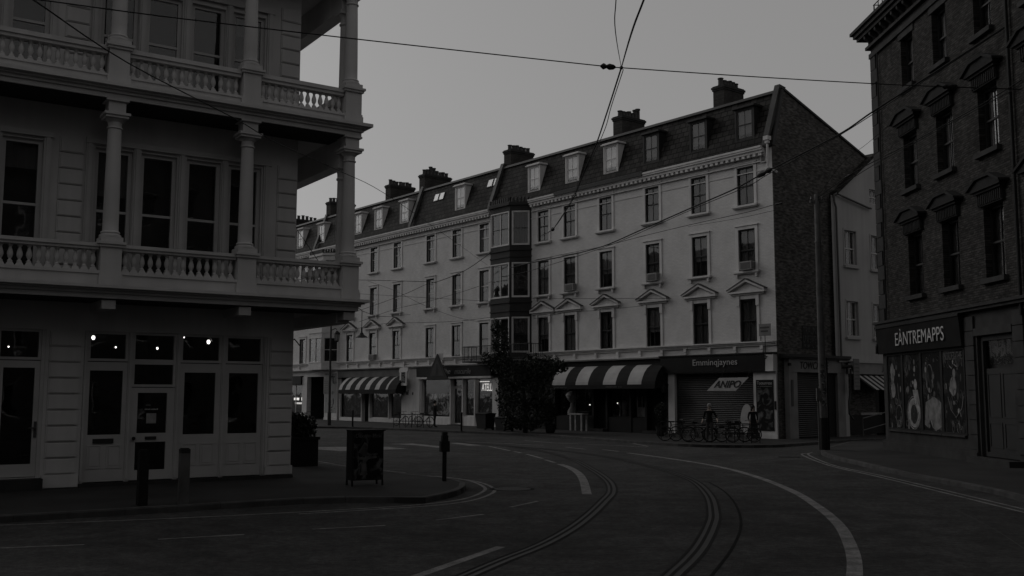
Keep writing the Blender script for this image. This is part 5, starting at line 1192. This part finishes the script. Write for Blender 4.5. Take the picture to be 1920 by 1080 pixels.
# ------------------------------------------------------------------ overhead wires: each hangs in the upright plane between its two ends
def vplane(a, b, px):
    a, b = np.array(a[:2]), np.array(b[:2]); n = np.array([-(b-a)[1], (b-a)[0]]); out = []
    for x, y in px:
        d = ray(x, y); t = (a-CAM[:2]) @ n/(d[:2] @ n); out.append(CAM+d*t)
    return out
def spline3(P, n=5):
    P = [np.array(p) for p in P]
    if len(P) < 3: return P
    P = [2*P[0]-P[1]]+P+[2*P[-1]-P[-2]]; out = []
    for i in range(1, len(P)-2):
        for k in range(n):
            t = k/n; out.append(.5*((2*P[i])+(-P[i-1]+P[i+1])*t+(2*P[i-1]-5*P[i]+4*P[i+1]-P[i+2])*t*t+(-P[i-1]+3*P[i]-3*P[i+1]+P[i+2])*t**3))
    out.append(P[-2]); return out
def cable(label, pts, r, knots=(), name='cable', group='overhead wires'):
    e = thing(name, label, 'cable', (0,0,0), 0, group)
    MB().tube([tuple(p) for p in spline3(pts)], r, 6).build('wire', WIREM, e)
    for p, kr, ln in knots:
        q = np.array(p[0]); d_ = (np.array(p[1])-q); d_ = d_/np.linalg.norm(d_)
        MB().tube([tuple(q-d_*ln*.5), tuple(q-d_*ln*.3), tuple(q-d_*ln*.1), tuple(q+d_*ln*.1), tuple(q+d_*ln*.35), tuple(q+d_*ln*.5)], [kr*.3, kr, kr*.5, kr, kr*.8, kr*.3], 8).build('insulator', IRON, e, smooth=True)
    return e
A1 = FL.w(-8.5, -1.7); B1 = FR.w(11.3, -.1)
w1 = vplane(A1, B1, [(-60,-12),(60,-2),(300,30),(640,70),(900,99),(1140,125),(1165,127),(1400,143),(1640,157),(1780,163),(1915,167.5)])
J = w1[6]
cable('long span wire crossing the sky from balconies to brick building', w1, .014, [((w1[5], w1[6]), .085, .42), ((w1[9], w1[10]), .08, .5)])
A2 = FL.w(-8.6, -16.8); B2 = FT.w(-21.9, -1.05)
w2 = vplane(A2, B2, [(20,-22),(60,-2),(240,118),(440,222),(520,268),(640,322),(720,362),(820,430),(900,487),(921,502)])
cable('thin wire slanting across the balconies down to the dark bay', w2, .006)
B3 = FT.w(-17.9, -.15)
w3 = vplane(J, B3, [(1159,131),(1140,205),(1118,270),(1098,315),(1077,368),(1058,400),(1036,430),(1014,443)])
w3[0] = J
cable('wire dropping from the joint to the terrace wall', w3, .022, [((w3[-2], w3[-1]), .1, .7)])
w3b = vplane(J, FT.w(-17.6, -.2), [(1160,132),(1146,200),(1135,240),(1113,290),(1092,330),(1066,385),(1036,431)])
w3b[0] = J+np.array([.05,0,-.05]); cable('thinner wire beside the drop from the joint', w3b, .012)
pa = CAM+ray(1275, -180)*9.0; cable('thick wire rising from the joint toward the top edge', [J, CAM+ray(1183,65)*14.5, CAM+ray(1207,0)*12.6, pa], .014, [((J, CAM+ray(1183,65)*14.5), .05, .3)])
pb = CAM+ray(1165, -160)*9.0; cable('fine wire rising almost straight up from the joint', [J, CAM+ray(1154,60)*14.5, CAM+ray(1155,0)*12.6, pb], .007)
A4 = FR.w(*(FR.pix(1888,48)[0], -.05)); B4 = FT.w(-20.3, -1.1)
px4 = [(1888,48),(1760,131),(1640,207),(1580,248),(1500,290),(1433,324),(1380,353),(1300,388),(1200,432),(1130,462),(1060,480),(1000,492),(955,502)]
w4 = vplane(A4, B4, px4); cable('heavy twin wire from brick building past the terrace corner', w4, .03, [((w4[5], w4[6]), .12, 1.0)])
w4b = vplane(A4, B4, [(1888,50),(1760,134),(1640,212),(1560,262),(1440,327),(1400,350),(1290,396),(1180,445),(1120,468),(1000,506),(935,520)])
cable('slimmer wire running beside the heavy twin wire', w4b, .015)
ptop = np.array([ppos[0], ppos[1], .12+PH-.15]); B5 = FT.w(-19.2, -.5)
w5 = vplane(ptop, B5, [(1535,362),(1460,382),(1400,398),(1300,420),(1200,444),(1130,462),(1050,478),(990,492)]); w5[0] = ptop
cable('thin wire from wooden pole top to the terrace', w5, .014, [((w5[1], w5[2]), .06, .5)])
B6 = FR.w(FR.pix(1915,150)[0], -.06); w6 = vplane(ptop, B6, [(1537,360),(1590,330),(1640,302),(1700,272),(1760,240),(1840,196),(1915,150)]); w6[0] = ptop
cable('wire from wooden pole top up to the brick wall', w6, .016, [((w6[1], w6[2]), .05, .4)])
w6b = vplane(ptop, B6, [(1537,364),(1640,308),(1700,276),(1800,222),(1915,160)]); w6b[0] = ptop+np.array([0,0,-.12]); cable('second wire just below the pole to brick wall wire', w6b, .012)
w6c = vplane(ptop, FR.w(1.4, -.05), [(1537,362),(1580,305),(1625,270),(1690,215)]); w6c[0] = ptop; cable('fine steep wire from pole top to brick corner', w6c, .008)
w7 = vplane(ptop, FT.w(-6, -.3), [(1533,368),(1450,395),(1380,410),(1290,425)]); w7[0] = ptop+np.array([0,0,-.1]); cable('lower thin wire from wooden pole toward the terrace', w7, .01)
def tcable(label, px, y, r): return cable(label, vplane(FT.w(0, y), FT.w(-40, y), px), r)
tcable('level wire between terrace house floors with a clamp', [(560,524),(675,525),(795,528),(820,528),(870,508),(905,485),(925,470)], -2.2, .022)
tcable('wire sloping from far lamp post up to the bay', [(640,592),(680,580),(755,553),(800,533),(820,530)], -2.6, .016)
tcable('shallow wire across the lower terrace windows', [(676,551),(760,556),(830,560),(900,564),(925,566)], -1.8, .014)
tcable('rising wire under the terrace second floor', [(672,604),(740,580),(800,566),(870,546),(922,528)], -2.0, .014)
tcable('falling thin wire across the terrace', [(690,527),(740,545),(790,570),(850,593),(900,604)], -2.3, .011)
tcable('low wire over the pediments', [(640,622),(720,607),(790,605),(860,602),(920,595)], -1.6, .016)
tcable('wire from dark bay along the first floor windows', [(998,560),(1080,560),(1180,559.5),(1258,560)], -.3, .014)
tcable('wire sagging under the pediments right of the bay', [(1000,598),(1062,586),(1120,582),(1200,574)], -.35, .011)
cable('wire carrying the hanging lamp shade', [FL.w(1.2, 4.5, 8.1), tuple(HANG), FT.w(-33, -.1, 8.2)], .012)

# ------------------------------------------------------------------ tree and creeper by the bay
tp = at(985, 811.5); tr = thing('street_tree', 'dark bushy street tree before the dark bay window', 'tree', tp)
MB().tube([(0,0,0),(.05,0,1.2),(-.15,.1,2.6),(-.5,.2,4.0)], [.13,.11,.08,.05], 8).tube([(.05,0,1.3),(.6,.1,2.4),(1.3,.2,3.6)], [.08,.06,.03], 7).tube([(0,0,1.6),(-.9,.1,2.8),(-1.5,.3,4.6)], [.07,.05,.03], 7).tube([(-.5,.2,3.6),(-1.3,.3,5.2)], [.05,.02], 6).build('trunk', BARK, tr, smooth=True)
S_ = 56.7/FPX
def lob(px, py, rx, rz, wt, dy=0.): return ((px-985)*S_, dy, CAMH-.12+(740-py)*S_, rx*S_, rx*S_*.8+.3, rz*S_, wt)
lobes = [lob(938,640,17,36,2), lob(938,682,24,20,1.6), lob(965,705,38,30,3,.2), lob(1005,690,35,26,2.2), lob(1035,685,26,18,1.2,.1), lob(985,735,42,34,2.6), lob(1015,730,26,40,1.6), lob(968,770,26,34,1.6), lob(1000,780,26,26,1.0,.2), lob(1052,690,14,9,.4), lob(955,788,14,16,.5), lob(985,795,26,14,.8,.1), lob(1022,775,18,26,1.0), lob(945,745,16,34,1.0), lob(912,672,12,12,.3), lob(930,612,10,18,.5)]
leafblob(8000, lobes, .08, 21).build('crown', LEAF, tr); leafblob(3500, lobes, .075, 22).build('leaf_sprays', LEAF2, tr)
# tall potted shrubs at the shop entrance
for k, (px, py, h, lab) in enumerate(((1240,818,1.5,'dark potted shrub by the right end of the awning shop'), (1032,812,1.7,'dark potted shrub at the left end of the awning shop'))):
    s = thing('potted_shrub', lab, 'plant', at(px, py), 0, 'potted shrubs outside the awning shop')
    MB().lathe([(.2,0),(.26,.1),(.3,.5),(.32,.52)],0,0,12).build('pot', BLACK, s); leafblob(900, [(0,0,.5+h*.4,.35,.35,h*.42,1)], .06, 30+k).build('foliage', LEAF, s); MB().tube([(0,0,.4),(0,0,h*.8)], .02).build('stem', BARK, s)

# ------------------------------------------------------------------ bicycles
def bicycle():
    b = thing('bicycle', 'bicycle', 'bicycle')
    for x in (-.52, .52):
        w = ob('wheel', cached('tyre', lambda: MB().tube([(.33*math.cos(a),0,.33*math.sin(a)) for a in [2*math.pi*i/24 for i in range(25)]], .022, 6).mesh('wheel', BLACK, True)), b, (x,0,.35))
        ob('rim', cached('rim', lambda: MB().tube([(.305*math.cos(a),0,.305*math.sin(a)) for a in [2*math.pi*i/24 for i in range(25)]], .01, 5).mesh('rim', METALG, True)), w, (0,0,0))
        def spk():
            mb = MB()
            for i in range(14): a = 2*math.pi*i/14; mb.tube([(.02*math.cos(a),0,.02*math.sin(a)),(.3*math.cos(a),0,.3*math.sin(a))], .003, 3)
            mb.tube([(0,-.06,0),(0,.06,0)], .025, 8); return mb.mesh('spokes', METALG)
        ob('spokes', cached('spk', spk), w, (0,0,0))
    MB().tube([(-.52,0,.35),(-.12,0,.3)], .014).tube([(-.12,0,.3),(-.22,0,.82)], .018).tube([(-.2,0,.74),(.32,0,.78)], .018).tube([(-.12,0,.3),(.34,0,.66)], .02).tube([(-.52,0,.35),(-.2,0,.74)], .012).tube([(.3,0,.86),(.36,0,.6),(.52,0,.35)], .017).build('frame', M('bike_paint', .03, .4), b, smooth=True)
    MB().tube([(.3,0,.86),(.28,0,.98)], .014).tube([(.2,-.28,.98),(.3,-.2,1.0),(.3,0,1.0),(.3,.2,1.0),(.2,.28,.98)], .014).build('handlebar', METALG, b, smooth=True)
    MB().prismz([(-.36,-.07),(-.36,.07),(-.2,.05),(-.08,.015),(-.08,-.015),(-.2,-.05)], .86, .92).tube([(-.22,0,.8),(-.24,0,.87)], .014).build('saddle', BLACK, b)
    MB().lathe([(.09,-.005),(.09,.005)],0,0,16).build('chainring', METALG, b, (-.12,-.05,.3)).rotation_euler = (math.pi/2,0,0)
    MB().tube([(-.12,-.09,.3),(-.02,-.09,.2)], .012).box(-.06,.02,-.16,-.07,.18,.2).build('pedal', METALG, b); MB().tube([(-.12,.09,.3),(-.22,.09,.4)], .012).box(-.26,-.18,.07,.16,.39,.41).build('pedal', METALG, b)
    return b
bk = bicycle()
spots = [(1268,827,10,'leftmost bicycle at the rack before the roller shutter'), (1288,828,-14,'second bicycle at the rack before the roller shutter'), (1312,829,22,'third bicycle left of the standing grey haired person'),
    (1352,829.5,-10,'bicycle just right of the grey haired person'), (1375,829,14,'bicycle before the middle of the roller shutter'), (1394,829,-20,'rightmost bicycle beside the person in the long skirt'),
    (752,799,5,'leftmost bicycle of the group before the wide white pilaster'), (775,800,-12,'middle bicycle before the wide white pilaster'), (796,801,12,'bicycle before the lit shop left window'), (577,800,8,'bicycle by the far dark entrance')]
for i, (px, py, dr, lab) in enumerate(spots):
    o = bk if i == 0 else copy_tree(bk); o.location = at(px, py); o.rotation_euler = (0, 0, FT.rot+RAD(38+dr if i < 6 else dr)); o['label'] = lab; o['group'] = 'bicycles parked along the terrace'
# low rack rails
def rack(px0, px1, py, lab):
    a, b = np.array(at(px0, py)), np.array(at(px1, py)); L_ = np.linalg.norm(b-a); e = thing('cycle_rack', lab, 'cycle rack', tuple(a), math.atan2((b-a)[1], (b-a)[0]), 'cycle racks')
    for z in (.42, .85): MB().tube([(0,0,z),(L_,0,z)], .025).build('rail', IRON, e)
    n = int(L_/.35)
    for i in range(n+1): MB().tube([(L_*i/n,0,0),(L_*i/n,0,.85)], .02, 5).build('upright', IRON, e)
rack(1362, 1425, 831, 'low dark rail rack beside the person in the long skirt'); rack(1240, 1275, 824, 'low dark rail rack left of the bicycles'); rack(738, 805, 802, 'low dark rail rack before the wide white pilaster')
# white leaning board by the poster pilaster
x, z = FT.pix(1402, 800, -1.4); lbz = fthing(FT, 'leaning_board', 'pale oval board leaning beside the person in the long skirt', 'sign', x, -1.5, .12)
MB().prism([(.34*math.cos(a)+.05*math.sin(a), .95+.75*math.sin(a)) for a in [2*math.pi*i/18 for i in range(18)]], -.02, .02).build('board', M('board_white', .33), lbz); MB().tube([(0,.02,1.3),(0,.5,0)], .02).tube([(0,0,0),(0,0,.3)], .025).build('stand', IRON, lbz)

# ------------------------------------------------------------------ people
def person(label, loc, rz, pts, mats, hair, height=1.7, skirt=False, hairlong=False):
    """one skinned figure; pts = joints, edges with radii; clothes painted on by region, hair and skirt as pieces"""
    V, E_, R_ = pts
    me = bpy.data.meshes.new('person'); me.from_pydata(V, E_, []); t = bpy.data.objects.new('tmp', me); COL.objects.link(t)
    sk_ = t.modifiers.new('s', 'SKIN'); sk_.use_smooth_shade = True
    for i, v in enumerate(t.data.skin_vertices[0].data): v.radius = R_[i]; v.use_root = (i == 0)
    t.modifiers.new('d', 'SUBSURF').levels = 2
    bpy.context.view_layer.update()
    m2 = bpy.data.meshes.new_from_object(t.evaluated_get(bpy.context.evaluated_depsgraph_get())); bpy.data.objects.remove(t)
    m2.materials.clear()
    for m in mats: m2.materials.append(m)
    hand = [np.array(V[i]) for i in HANDS]
    for p in m2.polygons:
        c = np.array(p.center); z = c[2]; k = 1
        if z > 1.46: k = 0
        elif z < .93: k = 2
        if z < .1: k = 3
        if min(np.linalg.norm(c-h) for h in hand) < .13: k = 0
        p.material_index = k; p.use_smooth = True
    e = thing('person', label, 'person', loc, rz); s = height/1.75; e.scale = (s, s, s)
    ob('body', m2, e, (0,0,0)); hx, hy, hz = V[HEAD]
    MB().ball((hx, hy+.022, hz+.035), .112, 14, .9, 1.0, 1.05).build('hair', hair, e, (0,0,0), True) if not hairlong else MB().ball((hx, hy+.025, hz+.03), .116, 14, .95, 1.0, 1.1).lathe([(.09,hz-.26),(.12,hz-.15),(.11,hz)],hx,hy+.05,12,1,.7).build('hair', hair, e, (0,0,0), True)
    MB().ball((hx, hy-.105, hz-.02), .017, 8, .8, 1.2, 1.4).ball((hx-.035, hy-.095, hz+.012), .011, 6).ball((hx+.035, hy-.095, hz+.012), .011, 6).box(hx-.025, hx+.025, hy-.099, hy-.09, hz-.062, hz-.054).ball((hx-.095, hy+.01, hz-.01), .02, 6, .5, 1, 1.5).ball((hx+.095, hy+.01, hz-.01), .02, 6, .5, 1, 1.5).build('face', SKIN, e, (0,0,0), True)
    if skirt: MB().lathe([(.16,1.0),(.2,.85),(.25,.55),(.32,.25),(.38,.1)],0,0,18,1,.75).build('skirt', mats[2], e, (0,0,0), True)
    return e
HEAD = 5; 
def figure(lh, rh, le, re, step=.05, lean=0., hd=(0,0)):
    V = [(0,0,.98),(0,lean*.3,1.15),(0,lean*.7,1.36),(0,lean,1.47),(0,lean-.01,1.53),(hd[0],lean-.02+hd[1],1.64),
         (-.19,lean*.8,1.42),le,lh,(.19,lean*.8,1.42),re,rh,
         (-.1,0,.92),(-.11,step,.5),(-.12,step*.6,.09),(-.13,step*.6-.16,.04),(.1,0,.92),(.11,-step,.5),(.12,-step*.6,.09),(.13,-step*.6-.16,.04),
         (hd[0],lean-.02+hd[1],1.74)]
    E_ = [(0,1),(1,2),(2,3),(3,4),(4,5),(5,20),(2,6),(6,7),(7,8),(2,9),(9,10),(10,11),(0,12),(12,13),(13,14),(14,15),(0,16),(16,17),(17,18),(18,19)]
    R_ = [(.15,.11),(.135,.1),(.16,.105),(.07,.07),(.055,.055),(.085,.1),(.065,.065),(.045,.045),(.03,.035),(.065,.065),(.045,.045),(.03,.035),
          (.09,.09),(.062,.065),(.042,.045),(.04,.03),(.09,.09),(.062,.065),(.042,.045),(.04,.03),(.065,.075)]
    # five fingers on each hand
    for hi, ei in ((8, 7), (11, 10)):
        h = np.array(V[hi]); d_ = h-np.array(V[ei]); d_ = d_/np.linalg.norm(d_); s_ = np.cross(d_, [1,0,0]); s_ = s_/np.linalg.norm(s_)
        b = len(V); V.append(tuple(h+d_*.08)); E_.append((hi, b)); R_.append((.016,.035))
        for f, ln in ((-.03,.075),(-.01,.085),(.01,.08),(.03,.065)):
            k = len(V); q = h+d_*(.08+ln*.5)+s_*f; V.append(tuple(q)); V.append(tuple(q+d_*ln*.5+np.array([0,-.015,0]))); E_ += [(b, k), (k, k+1)]; R_ += [(.009,.009),(.008,.008)]
        k = len(V); V.append(tuple(h+d_*.06-s_*.055+np.array([0,-.02,0]))); E_.append((hi, k)); R_.append((.011,.011))
    return V, E_, R_
HANDS = [8, 11]
GS = [SKIN, CLOTHD, CLOTHG, BLACK]
camdir = FT.rot
person('grey haired person in a dark jacket standing among the bicycles', at(1331, 829.5), FT.rot+RAD(25), figure((-.3,-.12,.95),(.42,-.2,1.0),(-.27,.05,1.18),(.33,-.02,1.18), .03), GS, HAIRG, 1.72)
person('person in black with a long skirt walking past the poster', at(1413, 825.5), FT.rot+RAD(60), figure((-.24,-.14,.9),(.25,.12,.9),(-.25,.04,1.15),(.25,.06,1.15), .14), [SKIN, CLOTHD, CLOTHD, BLACK], HAIR, 1.62, True, True)
person('person with dark hair seen before the lit shop window', at(815, 801.5), FT.rot+RAD(170), figure((-.26,-.2,1.0),(.25,-.16,.98),(-.27,.03,1.17),(.27,.03,1.17), .05), [SKIN, CLOTHD, CLOTHD, BLACK], HAIR, 1.72)
